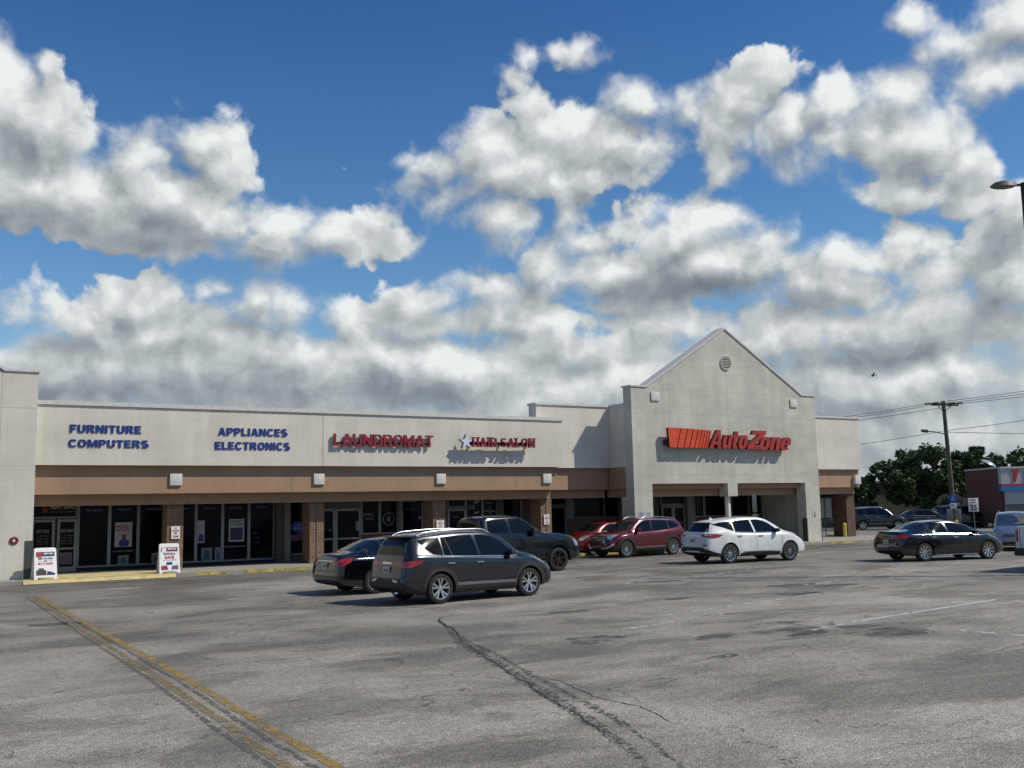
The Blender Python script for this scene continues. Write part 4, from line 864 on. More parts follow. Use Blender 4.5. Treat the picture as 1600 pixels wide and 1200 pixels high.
def panel(car,name,pts,side,mat,off=.004,th=.008,step=.07,parent=None,smooth=50):
    """a thin shell following the body surface inside the outline pts (seen along the side's axis)"""
    dirv,org=AX[side]; bm=bmesh.new()
    vs_=[bm.verts.new((u,v,0)) for u,v in pts]; bm.faces.new(vs_)
    us=[p[0] for p in pts]; vv=[p[1] for p in pts]
    for ax,lo,hi in ((0,min(us),max(us)),(1,min(vv),max(vv))):
        k=int((hi-lo)/step)
        for i in range(1,k+1):
            c=lo+(hi-lo)*i/(k+1); co=(c,0,0) if ax==0 else (0,c,0); no=(1,0,0) if ax==0 else (0,1,0)
            bmesh.ops.bisect_plane(bm,geom=bm.verts[:]+bm.edges[:]+bm.faces[:],plane_co=co,plane_no=no,dist=1e-5)
    bmesh.ops.triangulate(bm,faces=[f for f in bm.faces if len(f.verts)>4])
    for v in bm.verts:
        hit=car['bvh'].ray_cast(org(v.co.x,v.co.y),dirv,10)
        if hit[0] is None: 
            o_=org(v.co.x,v.co.y); q=o_+dirv*(2.2 if side in 'RL' else 3.8)
            hit=car['bvh'].find_nearest(q)
        n_=hit[1]; 
        if n_.dot(dirv)>0: n_=-n_
        v.co=hit[0]+n_*off
    for f in bm.faces: f.normal_update()
    s_=sum(f.normal.dot(dirv)*f.calc_area() for f in bm.faces)
    if s_>0: bmesh.ops.reverse_faces(bm,faces=bm.faces[:])
    # give it thickness inward
    base=bm.faces[:]; bv={v:v.co.copy() for v in bm.verts}; bm.normal_update()
    edges=[e for e in bm.edges if len(e.link_faces)==1]; new={}
    for e in edges:
        for v in e.verts:
            if v not in new: new[v]=bm.verts.new(bv[v]-v.normal*(th+off))
    for e in edges:
        a,b=e.verts; f=e.link_faces[0]; 
        for l in f.loops:
            if l.edge==e: a,b=l.vert,l.link_loop_next.vert
        try: bm.faces.new((b,a,new[a],new[b]))
        except ValueError: pass
    me=bpy.data.meshes.new(name); bm.to_mesh(me); bm.free()
    o=link(name,me,mat,parent or car['root'],shift=False); shade(me,smooth); return o
def both(car,name,pts,mat,**k): return [panel(car,name,pts,s_,mat,**k) for s_ in 'RL']
def strip(car,name,pts,side,w,mat,off=.0025,parent=None):
    """thin line following the body"""
    dirv,org=AX[side]; P=[]
    for (a,b) in zip(pts,pts[1:]):
        n=max(2,int(math.dist(a,b)/.06)); P+= [(a[0]+(b[0]-a[0])*i/n,a[1]+(b[1]-a[1])*i/n) for i in range(n)]
    P.append(pts[-1]); mb=MB(); V=[]
    for i,(u,v) in enumerate(P):
        a=P[max(0,i-1)]; b=P[min(len(P)-1,i+1)]; d=(b[0]-a[0],b[1]-a[1]); l=math.hypot(*d) or 1; nx,ny=-d[1]/l*w/2,d[0]/l*w/2
        for s_ in (-1,1):
            hit=car['bvh'].ray_cast(org(u+nx*s_,v+ny*s_),dirv,10)
            if hit[0] is None: hit=car['bvh'].find_nearest(org(u,v)+dirv*3)
            n_=hit[1] if hit[1].dot(dirv)<0 else -hit[1]; V.append(tuple(hit[0]+n_*off))
    mb.add(V,[(2*i,2*i+1,2*i+3,2*i+2) if side in 'LB' else (2*i,2*i+2,2*i+3,2*i+1) for i in range(len(P)-1)])
    return mb.build(name,mat,parent or car['root'],shift=False)
def surf(car,u,v,side,off=0):
    dirv,org=AX[side]; hit=car['bvh'].ray_cast(org(u,v),dirv,10)
    if hit[0] is None: hit=car['bvh'].find_nearest(org(u,v)+dirv*2.1)
    n_=hit[1] if hit[1].dot(dirv)<0 else -hit[1]; return hit[0]+n_*off,n_
WHEELS={}
def lathe(mb,prof,n=32,mi=0,close=False):
    vs_=[]; fs=[]; k=len(prof)
    for i in range(n):
        a=2*math.pi*i/n
        for r,y in prof: vs_.append((r*math.cos(a),y,r*math.sin(a)))
    for i in range(n):
        for j in range(k-1):
            a=i*k+j; b=((i+1)%n)*k+j; fs.append((a,a+1,b+1,b))
    mb.add(vs_,fs,mi)
def wheel_mesh(R_,style):
    key=(R_,style)
    if key in WHEELS: return WHEELS[key]
    w=.115; ri=R_*.70 if style!='steel' else R_*.64; t=MB()
    lathe(t,[(ri,-w*.85),(ri+.012,-w*.98),(R_*.86,-w*1.02),(R_*.96,-w*.9),(R_,-w*.62),(R_*1.002,0),(R_,w*.62),(R_*.96,w*.9),(R_*.86,w),(ri,w*.85),(ri,-w*.85)],40)
    tm=t.mesh('tyre'); tm.materials.append(M_tyre); shade(tm,35)
    r=MB(); lathe(r,[(ri+.001,-w*.93),(ri-.012,-w*.90),(ri-.022,-w*.55),(ri-.03,w*.8)],36)         # lip and barrel (outer face is -y)
    dark=MB(); lathe(dark,[(.001,-w*.05),(ri-.03,-w*.05)],24)  # added black backing disc, keeps the gaps between spokes dark
    nsp,tw_,wid={'twin5':(5,.20,.042),'twin10':(10,0,.026),'v6':(6,.16,.030),'turbine':(9,.12,.03),'v5':(5,.24,.036),'steel':(7,0,.06),'mesh8':(8,.13,.022)}[style]
    for i in range(nsp):
        a=2*math.pi*i/nsp+.3
        for s_ in ((-1,1) if tw_ else (0,)):
            a0=a+s_*tw_*.35; a1=a+s_*tw_*(1.15 if style!='turbine' else (.9 if s_>0 else .1)); r0,r1=.045,ri-.008
            p0=Vector((r0*math.cos(a0),0,r0*math.sin(a0))); p1=Vector((r1*math.cos(a1),0,r1*math.sin(a1))); d=(p1-p0).normalized(); q=Vector((-d.z,0,d.x))
            W0,W1=wid*.8,wid*1.15; ya,yb=-w*.62,-w*.86
            V=[p0-q*W0/2,p0+q*W0/2,p1+q*W1/2,p1-q*W1/2]; ys=[ya,ya,yb,yb]
            r.add([(v.x,y,v.z) for v,y in zip(V,ys)]+[(v.x*1.0,y+.035,v.z) for v,y in zip(V,ys)],[(0,1,2,3),(4,7,6,5),(0,4,5,1),(1,5,6,2),(2,6,7,3),(3,7,4,0)])
    lathe(r,[(.001,-w*.74),(.05,-w*.72),(.062,-w*.60),(.062,-w*.2)],20)
    rm=r.mesh('rim'); bm=bmesh.new(); bm.from_mesh(rm); bmesh.ops.recalc_face_normals(bm,faces=bm.faces); bm.to_mesh(rm); bm.free()
    rm.materials.append(M_rimd if style in('v6',) else M_rim); shade(rm,30)
    dm=dark.mesh('rim_backing'); dm.materials.append(M_under)
    WHEELS[key]=(tm,rm,dm); return WHEELS[key]
def add_wheels(car,S,style):
    for xw in S['wheels']:
        for s_ in (-1,1):
            e=empty('wheel',(xw,s_*(S['W']/2-.135),S['R']),0 if s_<0 else math.pi,car['root'])
            for nm,me in zip(('tyre','rim','rim_backing'),wheel_mesh(S['R'],style)):
                o=bpy.data.objects.new(nm,me); COL.objects.link(o); o.parent=e
def rbox(car,name,c,size,mat,parent=None,bev=.02,rot=0):
    m_=MB(); m_.box(-size[0]/2,size[0]/2,-size[1]/2,size[1]/2,-size[2]/2,size[2]/2)
    me=m_.mesh(name); bm=bmesh.new(); bm.from_mesh(me); bmesh.ops.bevel(bm,geom=bm.edges[:],offset=min(bev,min(size)*.45),segments=2,profile=.6,affect='EDGES'); bm.to_mesh(me); bm.free(); shade(me,50)
    me.transform(Matrix.Translation(Vector(c))@Matrix.Rotation(rot,4,'Z')); return link(name,me,mat,parent or car['root'],shift=False)
def mirrors(car,x,z,mat,W,sx=.14,sz=.15):
    for s_,sd in ((-1,'R'),(1,'L')):
        p,_=surf(car,x,z,sd); m_=MB(); y=p.y+s_*.13
        o=rbox(car,'side_mirror',(x-.02,y,z+.06),(sx,.20,sz),mat,bev=.045)
        a=MB(); a.tube([(x+.02,p.y-s_*.02,z),(x,y-s_*.04,z+.02)],.025,6); a.build('mirror_arm',M_clad,o,shift=False)
def handles(car,pts,mat):
    for x,z in pts:
        for s_,sd in ((-1,'R'),(1,'L')):
            p,_=surf(car,x,z,sd); rbox(car,'door_handle',(x,p.y+s_*.02,z),(.20,.035,.032),mat,bev=.012)
def plate(car,z,yw=.305,side='B',x=0,marks=True):
    p,n_=surf(car,0,z,side); s_=-1 if side=='B' else 1
    o=rbox(car,'licence_plate',(p.x+s_*.018,0,z),(.012,yw,.155),M_plate,bev=.004)
    m_=MB()
    for i in range(6):
        if i==3: continue
        y=-.105+.036*i; m_.box(p.x+s_*.025-.001,p.x+s_*.025+.001,y,y+.024,z-.045,z+.03)
    m_.build('plate_characters',M_pmark,o,shift=False)
def rails(car,x0,x1,y,lift=.055,mat=None,r=.018):
    for s_ in (-1,1):
        P=[]
        for i in range(13):
            t=i/12; x=x0+(x1-x0)*t; p,_=surf(car,x,y*s_,'T'); P.append((x,y*s_,p.z+lift*min(1,math.sin(math.pi*t)*3.2)+.004))
        m_=MB(); m_.tube(P,r,8); m_.build('roof_rail',mat or M_rim,car['root'],smooth=60,shift=False)
def arches(car,S,w=.085,mat=None,off=.012,a0=-8,a1=188):
    ra=S['R']+S.get('gap',.07)
    for xw in S['wheels']:
        n=18; inn=[(xw+(ra-.012)*math.cos(R(a0+(a1-a0)*i/n)),S['R']+(ra-.012)*math.sin(R(a0+(a1-a0)*i/n))) for i in range(n+1)]
        out=[(xw+(ra+w)*math.cos(R(a0+(a1-a0)*i/n)),S['R']+(ra+w)*math.sin(R(a0+(a1-a0)*i/n))) for i in range(n+1)]
        for sd in 'RL':
            dirv,org=AX[sd]; V=[]
            for q in (inn,out):
                for j,(u,v) in enumerate(q):
                    hit=car['bvh'].ray_cast(org(u,v),dirv,10)
                    if hit[0] is None: hit=car['bvh'].find_nearest(org(u,v)+dirv*(3-S['W']/2))
                    y=hit[0].y; V.append([u,y-dirv.y*off,v])
            m=n+1
            for k in range(2*m):   # keep the ring outside of the body
                pass
            W_=[(u,y+dirv.y*.05,v) for u,y,v in V]
            mb=MB(); vv=[tuple(p) for p in V]+W_
            fs=[]
            for i in range(n):
                fs+= [(i,i+1,m+i+1,m+i),(2*m+i,2*m+m+i,2*m+m+i+1,2*m+i+1),(i,2*m+i,2*m+i+1,i+1),(m+i,m+i+1,2*m+m+i+1,2*m+m+i)]
            fs+= [(0,m,3*m,2*m),(n,2*m+n,3*m+n,m+n)]
            mb.add(vv,fs); me=mb.mesh(); bm=bmesh.new(); bm.from_mesh(me); bmesh.ops.recalc_face_normals(bm,faces=bm.faces); bm.to_mesh(me); bm.free()
            link('wheel_arch',me,mat or M_clad,car['root'],smooth=40,shift=False)
def new_car(name,S,paint,label,cat,style,group='cars parked in front of the shops'):
    root=empty(name); tag(root,label,cat,group); fin,bvh=make_body(S,paint); car=dict(root=root,bvh=bvh,S=S)
    body=link('body',fin,None,root,shift=False); car['body']=body; add_wheels(car,S,style); return car
def place(car,x,y,az):
    """az: compass-like heading, degrees from +Y towards +X"""
    car['root'].location=(x,y,.003); car['root'].rotation_euler=(0,0,R(90-az))
def doors(car,segs,w=.012):
    for pts in segs:
        for sd in 'RL': strip(car,'panel_gap',pts,sd,w,M_seam)
# ---------------------------------------------------------------- grey SUV
S_suv=dict(L=4.60,W=1.845,R=.352,wheels=(-1.29,1.37),gap=.065,crown=.03,
 top=[(-2.30,.98),(-2.24,1.10),(-2.12,1.36),(-2.02,1.53),(-1.90,1.585),(-1.4,1.63),(-.5,1.665),(.1,1.655),(.5,1.58),(.85,1.37),(1.18,1.13),(1.45,1.07),(1.85,.99),(2.15,.86),(2.26,.74),(2.30,.62)],
 belt=[(-2.30,.95),(-2.0,1.13),(-1.3,1.10),(-.5,1.05),(.6,1.00),(1.1,.99),(1.5,.95),(1.9,.86),(2.3,.58)],
 bot=[(-2.30,.36),(-2.1,.27),(-1.7,.22),(0,.21),(1.7,.22),(2.15,.25),(2.30,.32)],
 plan=[(-2.30,.72),(-2.27,.80),(-2.15,.87),(-1.9,.905),(-1.2,.922),(0,.905),(1.3,.922),(1.8,.89),(2.1,.80),(2.25,.66),(2.30,.52)],
 topw=[(-2.3,.70),(-2.0,.60),(-1.5,.615),(0,.64),(.6,.66),(1.2,.72),(1.7,.72),(2.1,.62),(2.3,.42)],
 nose=[(.2,.12),(.45,.0),(.65,.03),(.9,.22),(1.2,.3)],tail=[(.2,.14),(.45,.0),(.62,.0),(.7,.06),(.95,.09),(1.2,.10),(1.6,.1)])
def suv_parts(c,S,paint,rail=M_rim,clad=True,rear=True,tail='wide'):
    h=S['L']/2
    for sd in 'RL':
        panel(c,'window',[(-1.20,1.115),(-1.20,1.53),(-1.60,1.515),(-1.80,1.47),(-1.64,1.27),(-1.46,1.145)],sd,M_cglass)
        w_=panel(c,'window',[(-1.16,1.112),(-.16,1.075),(-.26,1.565),(-.6,1.565),(-1.16,1.535)],sd,M_cglass); strip(c,'window_divider',[(-.94,1.11),(-1.06,1.54)],sd,.02,M_clad,off=.012,parent=w_)
        panel(c,'window',[(-.07,1.07),(.98,1.045),(.93,1.10),(.60,1.36),(.35,1.50),(.1,1.555),(-.16,1.565)],sd,M_cglass)
        panel(c,'window_trim',[(-1.2,1.102),(-.1,1.060),(1.0,1.032),(1.0,1.018),(-.1,1.044),(-1.2,1.086)],sd,M_chrome,off=.006)
        if clad: panel(c,'rocker_panel',[(-.86,.40),(.93,.38),(.93,.20),(-.86,.20)],sd,M_clad,off=.016); panel(c,'rocker_trim',[(-.84,.47),(.93,.45),(.93,.385),(-.84,.405)],sd,M_rim if False else plain('satin_trim',(.20,.21,.22),.4,.5),off=.02)
    panel(c,'windscreen',[(-.62,1.12),(.62,1.12),(.56,1.50),(-.56,1.50)],'F',M_cglass)
    doors(c,[[(-1.18,1.10),(-1.02,.80),(-.93,.62),(-.86,.42)],[(-.11,1.06),(-.09,.42)],[(.93,1.05),(1.0,.75),(.95,.42)],[(-.86,.475),(.95,.455)],[(1.0,.75),(1.02,1.0)]])
    rg=panel(c,'rear_window',[(-.60,1.14),(.60,1.14),(.50,1.475),(-.50,1.475)],'B',M_cglass)
c=new_car('parked_suv',S_suv,car_paint('paint_grey',(.020,.022,.028),.6,.2),'dark grey SUV with bright roof rails, parked in the lot nearest the camera','car','twin5')
suv_parts(c,S_suv,None); arches(c,S_suv)
panel(c,'rear_bumper',[(-.80,.20),(.80,.20),(.80,.40),(.62,.60),(-.62,.60),(-.80,.40)],'B',M_clad,off=.015,step=.1)
corners(c,'rear_bumper_side',[(.60,.24),(.60,.36),(.80,.44),(1.0,.52),(1.45,.58),(1.45,.20)],'B',M_clad,off=.013)
corners(c,'tail_lamp',[(.62,1.02),(1.02,1.01),(1.46,.975),(1.44,.93),(1.2,.90),(1.02,.86),(.85,.87),(.66,.96)],'B',M_tail,off=.012)
panel(c,'lamp_garnish',[(-.20,.985),(.20,.985),(.20,.935),(-.20,.935)],'B',M_chrome,off=.016)
plate(c,.80); corners(c,'reflector',[(1.20,.56),(1.36,.60),(1.34,.54),(1.2,.52)],'B',M_head,off=.02)
strip(c,'panel_gap',[(-.74,1.1),(-.70,.9),(-.68,.62),(.68,.62),(.70,.9),(.74,1.1)],'B',.012,M_seam)
m_=MB(); m_.prismz([(-2.03,-.58),(-1.88,-.60),(-1.88,.60),(-2.03,.58),(-2.09,.3),(-2.10,0),(-2.09,-.3)],1.55,1.592); m_.build('roof_spoiler',car_paint('paint_grey',(.020,.022,.028)),c['root'],shift=False,bevel=.015)
rails(c,-1.75,.35,.56); mirrors(c,.78,1.06,M_clad,1.84); handles(c,[(-1.0,.93),(-.02+.12-.25,.92)],M_chrome)
corners(c,'head_lamp',[(.46,.935),(.95,.87),(1.24,.80),(1.22,.70),(.98,.73),(.66,.81)],'F',M_head,off=.01)
panel(c,'grille',[(-.5,.62),(.5,.62),(.5,.76),(-.5,.76)],'F',M_clad,off=.01); panel(c,'front_bumper',[(-.75,.22),(.75,.22),(.7,.5),(-.7,.5)],'F',M_clad,off=.012,step=.12)
m_=MB(); m_.tube([(-2.28,-.55,.30),(-2.36,-.55,.29)],.035,10); m_.build('exhaust_pipe',M_chrome,c['root'],shift=False)
place(c,11.95,22.33,83.6); car_grey=c
# ---------------------------------------------------------------- black sedan behind it
def sedan_spec(L,W,H_,wr,wf,Rw,fast=0.):
    h=L/2
    return dict(L=L,W=W,R=Rw,wheels=(wr,wf),gap=.055,crown=.022,shoulder=.95,
     top=[(-h,.84),(-h+.05,.98),(-h+.12,1.045),(-h+.35,1.075),(-h+.60,1.105+.02*fast),(-h+.95,1.24+.03*fast),(-h+1.35,H_-.055),(-h+1.75,H_-.012),(-.15,H_),(.35,H_-.05),(.75,H_-.19),(1.15,1.065),(1.40,.97),(1.75,.90),(h-.25,.76),(h-.08,.66),(h,.55)],
     belt=[(-h,.80),(-h+.4,.98),(-1.2,.97),(-.3,.94),(.8,.915),(1.2,.90),(1.6,.84),(h-.3,.68),(h,.5)],
     bot=[(-h,.32),(-h+.2,.24),(-h+.7,.19),(0,.175),(h-.6,.17),(h-.2,.19),(h,.26)],
     plan=[(-h,.70),(-h+.04,.79),(-h+.16,W/2-.055),(-h+.45,W/2-.02),(-1.2,W/2),(0,W/2-.012),(1.3,W/2),(h-.5,W/2-.05),(h-.2,.74),(h-.05,.60),(h,.48)],
     topw=[(-h,.62),(-h+.5,.66),(-h+1.2,.53),(-.8,.55),(.2,.58),(.8,.63),(1.2,.70),(h-.6,.68),(h-.1,.5),(h,.4)],
     nose=[(.2,.10),(.42,.0),(.6,.05),(.8,.22),(1.1,.3)],tail=[(.2,.12),(.45,.0),(.65,.02),(.85,.05),(1.1,.02),(1.4,0)])
def sedan_parts(c,S,H_,chrome=True):
    h=S['L']/2; b0=-h+1.02
    for sd in 'RL':
        w_=panel(c,'window',[(-h+1.12,1.00),(-.26,.975),(-.34,H_-.085),(-.9,H_-.08),(-h+1.45,H_-.16)],sd,M_cglass); strip(c,'window_divider',[(-.98,.98),(-1.06,H_-.1)],sd,.02,M_clad,off=.012,parent=w_)
        panel(c,'window',[(-.17,.97),(.98,.945),(.93,1.0),(.58,1.22),(.28,H_-.12),(0,H_-.085),(-.25,H_-.082)],sd,M_cglass)
        if chrome: panel(c,'window_trim',[(-h+1.0,.995),(0,.965),(1.05,.935),(1.05,.922),(0,.948),(-h+1.0,.975)],sd,M_chrome,off=.006)
    panel(c,'windscreen',[(-.60,1.0),(.60,1.0),(.52,H_-.09),(-.52,H_-.09)],'F',M_cglass)
    panel(c,'rear_window',[(-.56,1.13),(.56,1.13),(.47,H_-.07),(-.47,H_-.07)],'B',M_cglass)
    doors(c,[[(-1.13,.96),(-1.02,.75),(-.86,.52),(-.80,.30)],[(-.215,.96),(-.20,.30)],[(.92,.93),(.98,.7),(.92,.30)],[(-.8,.30),(.92,.29)]])
    strip(c,'panel_gap',[(-.62,1.03),(-.60,.80),(-.56,.62),(.56,.62),(.60,.80),(.62,1.03)],'B',.012,M_seam)
S_son=sedan_spec(4.82,1.835,1.47,-1.33,1.465,.335,.6)
c=new_car('parked_sedan',S_son,car_paint('paint_black',(.002,.0024,.0035),.1,.14),'black sedan mostly hidden behind the dark grey SUV, its red tail lamp showing','car','v5')
sedan_parts(c,S_son,1.47)
corners(c,'tail_lamp',[(.78,.985),(1.02,.95),(1.38,.895),(1.40,.84),(1.30,.76),(1.02,.76),(.85,.85)],'B',M_tail,off=.010)
panel(c,'boot_trim',[(-.42,.90),(.42,.90),(.42,.872),(-.42,.872)],'B',M_chrome,off=.016); plate(c,.76)
panel(c,'rear_bumper',[(-.72,.22),(.72,.22),(.66,.36),(-.66,.36)],'B',M_clad,off=.012,step=.12)
m_=MB(); m_.tube([(-1.55,0,1.44),(-1.62,0,1.50)],.012,6); m_.tube([(-1.55,0,1.44),(-1.40,0,1.455)],.03,6); m_.build('roof_antenna',M_clad,c['root'],shift=False)
mirrors(c,.80,.95,car_paint('paint_black',(.004,.0045,.006)),1.8); handles(c,[(-.95,.86),(.0,.84)],M_chrome)
corners(c,'head_lamp',[(.66,.80),(.95,.765),(1.3,.67),(1.28,.60),(1.0,.63),(.82,.72)],'F',M_head,off=.01)
place(c,11.95,26.1,83.5); car_son=c
# ---------------------------------------------------------------- navy pickup
S_pick=dict(L=5.89,W=2.03,R=.405,wheels=(-1.80,1.88),gap=.085,crown=.02,shoulder=.975,
 top=[(-2.945,1.30),(-2.90,1.37),(-2.4,1.375),(-1.35,1.375),(-1.24,1.40),(-1.16,1.80),(-1.05,1.90),(-.6,1.935),(.0,1.94),(.40,1.90),(.75,1.72),(1.12,1.42),(1.35,1.34),(2.0,1.30),(2.6,1.22),(2.85,1.12),(2.945,.95)],
 belt=[(-2.945,1.25),(-2.4,1.33),(-1.2,1.30),(.6,1.26),(1.2,1.26),(2.5,1.14),(2.945,.9)],
 bot=[(-2.945,.50),(-2.6,.40),(-1.5,.36),(0,.36),(1.5,.36),(2.6,.34),(2.945,.42)],
 plan=[(-2.945,.93),(-2.90,.97),(-2.6,.99),(0,1.0),(1.9,1.01),(2.4,.99),(2.75,.92),(2.9,.80),(2.945,.72)],
 topw=[(-2.945,.90),(-1.4,.90),(-1.15,.70),(0,.70),(.5,.72),(1.2,.84),(2.0,.86),(2.8,.78),(2.945,.6)],
 nose=[(.3,.1),(.55,.0),(.9,.03),(1.2,.12),(1.4,.2)],tail=[(.3,.1),(.5,0),(1.0,.0),(1.4,0)],xs=[-1.30,-1.24,-1.18,-1.12])
def pickup(name,paint,label,style):
    c=new_car(name,S_pick,paint,label,'pickup truck',style)
    for sd in 'RL':
        panel(c,'window',[(-1.00,1.37),(-.17,1.36),(-.20,1.83),(-.95,1.80)],sd,M_cglass)
        panel(c,'window',[(-.05,1.36),(.30,1.35),(.55,1.30),(1.02,1.30),(.95,1.42),(.62,1.70),(.38,1.82),(-.08,1.84)],sd,M_cglass)
        panel(c,'rocker_panel',[(-1.28,.50),(1.36,.50),(1.36,.38),(-1.28,.38)],sd,M_clad,off=.012)
    panel(c,'windscreen',[(-.72,1.42),(.72,1.42),(.63,1.83),(-.63,1.83)],'F',M_cglass); panel(c,'rear_window',[(-.66,1.44),(.66,1.44),(.60,1.80),(-.60,1.80)],'B',M_cglass,off=.008)
    r_=rbox(c,'brake_lamp',(-1.13,0,1.90),(.05,.34,.045),M_tail,bev=.01); 
    for s_ in (-1,1): rbox(c,'cargo_lamp',(-1.135,s_*.22,1.90),(.05,.09,.04),M_head,bev=.01)
    doors(c,[[(-1.10,1.33),(-1.08,.6),(-1.0,.5)],[(-.11,1.33),(-.11,.5)],[(1.06,1.28),(1.12,.9),(1.06,.5)],[(-1.16,1.38),(-1.15,.45)]])
    # bed interior cover and tailgate
    m_=MB(); m_.box(-2.86,-1.30,-.84,.84,1.372,1.405); m_.build('bed_cover',M_clad,c['root'],shift=False,bevel=.01)
    strip(c,'panel_gap',[(-.80,1.30),(-.80,.62),(.80,.62),(.80,1.30)],'B',.02,M_seam)
    corners(c,'tail_lamp',[(1.28,1.27),(1.46,1.27),(1.46,.88),(1.28,.88)],'B',M_tail,off=.012)
    for sd in 'F': panel(c,'grille',[(-.6,.75),(.6,.75),(.6,1.08),(-.6,1.08)],sd,M_clad,off=.012)
    for s_ in (-1,1): panel(c,'head_lamp',[(s_*.95,1.08),(s_*.65,1.08),(s_*.65,.82),(s_*.95,.84)],'F',M_head,off=.012)
    rbox(c,'rear_bumper',(-2.97,0,.58),(.20,1.92,.22),M_clad if name=='x' else M_clad,bev=.04); rbox(c,'front_bumper',(2.88,0,.56),(.20,1.56,.24),M_clad,bev=.06)
    arches(c,S_pick,w=.06,mat=paint,off=.03); mirrors(c,.80,1.34,M_clad,2.0,.16,.24); handles(c,[(-.85,1.18),(.05,1.17)],paint); plate(c,.60); 
    m_=MB()
    for s_ in (-1,1): m_.box(-1.2,1.3,s_*.98-.07,s_*.98+.07,.30,.34)
    m_.build('side_step',M_clad,c['root'],shift=False)
    return c
c=pickup('pickup_truck',car_paint('paint_navy',(.0035,.006,.011),.1,.12,.45),'dark navy crew cab pickup truck parked behind the grey SUV','v6')
place(c,17.4,30.05,86); car_pick=c
c=pickup('pickup_truck',car_paint('paint_white_truck',(.62,.63,.64),0,.3),'white pickup truck cut off by the right edge of the photo','steel')
place(c,31.55,17.55,85); car_wp=c
# ---------------------------------------------------------------- red SUV facing left
S_ter=dict(S_suv); S_ter.update(L=4.63,W=1.84,R=.362,wheels=(-1.36,1.365),
 top=[(-2.315,1.0),(-2.27,1.12),(-2.15,1.33),(-2.04,1.50),(-1.92,1.55),(-1.4,1.60),(-.5,1.645),(.1,1.64),(.45,1.57),(.80,1.36),(1.10,1.16),(1.4,1.10),(1.9,1.04),(2.18,.96),(2.29,.82),(2.315,.66)],
 nose=[(.2,.12),(.45,.0),(.65,.0),(.95,.10),(1.2,.2)],
 plan=[(-2.315,.72),(-2.27,.80),(-2.15,.87),(-1.9,.90),(-1.2,.92),(0,.905),(1.3,.92),(1.75,.89),(2.05,.79),(2.22,.62),(2.315,.42)])
P_red=car_paint('paint_red',(.11,.005,.010),.45,.2)
c=new_car('parked_suv',S_ter,P_red,'dark red SUV with chrome grille facing left, parked before the auto parts store','car','twin10')
for sd in 'RL':
    panel(c,'window',[(-1.85,1.26),(-1.22,1.14),(-1.20,1.50),(-1.62,1.485)],sd,M_cglass)
    panel(c,'window',[(-1.16,1.13),(-.20,1.09),(-.24,1.535),(-.6,1.535),(-1.15,1.505)],sd,M_cglass)
    panel(c,'window',[(-.12,1.085),(.92,1.07),(.88,1.12),(.56,1.36),(.32,1.48),(.1,1.535),(-.16,1.538)],sd,M_cglass)
    panel(c,'window_trim',[(-1.9,1.575-.04),(-.6,1.585),(.2,1.56),(.2,1.545),(-.6,1.565),(-1.88,1.51)],sd,M_chrome,off=.010)
    panel(c,'window_trim',[(.2,1.56),(.62,1.385),(1.02,1.10),(1.0,1.09),(.60,1.36),(.2,1.54)],sd,M_chrome,off=.012)
    panel(c,'rocker_panel',[(-.86,.42),(.86,.40),(.86,.20),(-.86,.20)],sd,M_clad,off=.016); panel(c,'rocker_trim',[(-.84,.44),(.86,.42),(.86,.39),(-.84,.41)],sd,M_chrome,off=.02)
    panel(c,'front_bumper',[(1.80,.50),(2.10,.46),(2.30,.46),(2.30,.22),(1.8,.22)],sd,M_clad,off=.014)
panel(c,'windscreen',[(-.66,1.16),(.66,1.16),(.58,1.49),(-.58,1.49)],'F',M_cglass); panel(c,'rear_window',[(-.6,1.16),(.6,1.16),(.5,1.44),(-.5,1.44)],'B',M_cglass)
doors(c,[[(-1.18,1.12),(-1.02,.8),(-.9,.45)],[(-.16,1.08),(-.16,.45)],[(.90,1.07),(.96,.8),(.90,.45)]])
g_=panel(c,'grille',[(-.52,.92),(.52,.92),(.58,.62),(.40,.56),(-.40,.56),(-.58,.62)],'F',M_clad,off=.014)
for z in (.64,.73,.82): panel(c,'grille_bar',[(-.52,z),(.52,z),(.52,z+.035),(-.52,z+.035)],'F',M_chrome,off=.026,parent=g_)
for s_ in (-1,1):
    panel(c,'bumper_trim',[(s_*.30,.42),(s_*.62,.46),(s_*.82,.62),(s_*.80,.52),(s_*.62,.40),(s_*.30,.37)],'F',M_chrome,off=.02)
panel(c,'front_bumper',[(-.80,.22),(.80,.22),(.80,.42),(-.80,.42)],'F',M_clad,off=.012,step=.12)
panel(c,'rear_bumper',[(-.8,.22),(.8,.22),(.8,.55),(-.8,.55)],'B',M_clad,off=.015,step=.12)
corners(c,'head_lamp',[(.60,.985),(.90,.97),(1.16,.92),(1.14,.78),(1.04,.76),(.98,.72),(.92,.82),(.78,.90)],'F',M_head,off=.012); arches(c,S_ter,w=.06); corners(c,'tail_lamp',[(.75,1.04),(1.05,1.05),(1.35,1.0),(1.3,.92),(1.0,.90),(.8,.95)],'B',M_taild,off=.012); rails(c,-1.8,.30,.57,mat=M_chrome); mirrors(c,.74,1.08,P_red,1.84); handles(c,[(-.98,.98),(-.05,.96)],P_red)
place(c,27.6,35.4,-93.5); car_ter=c
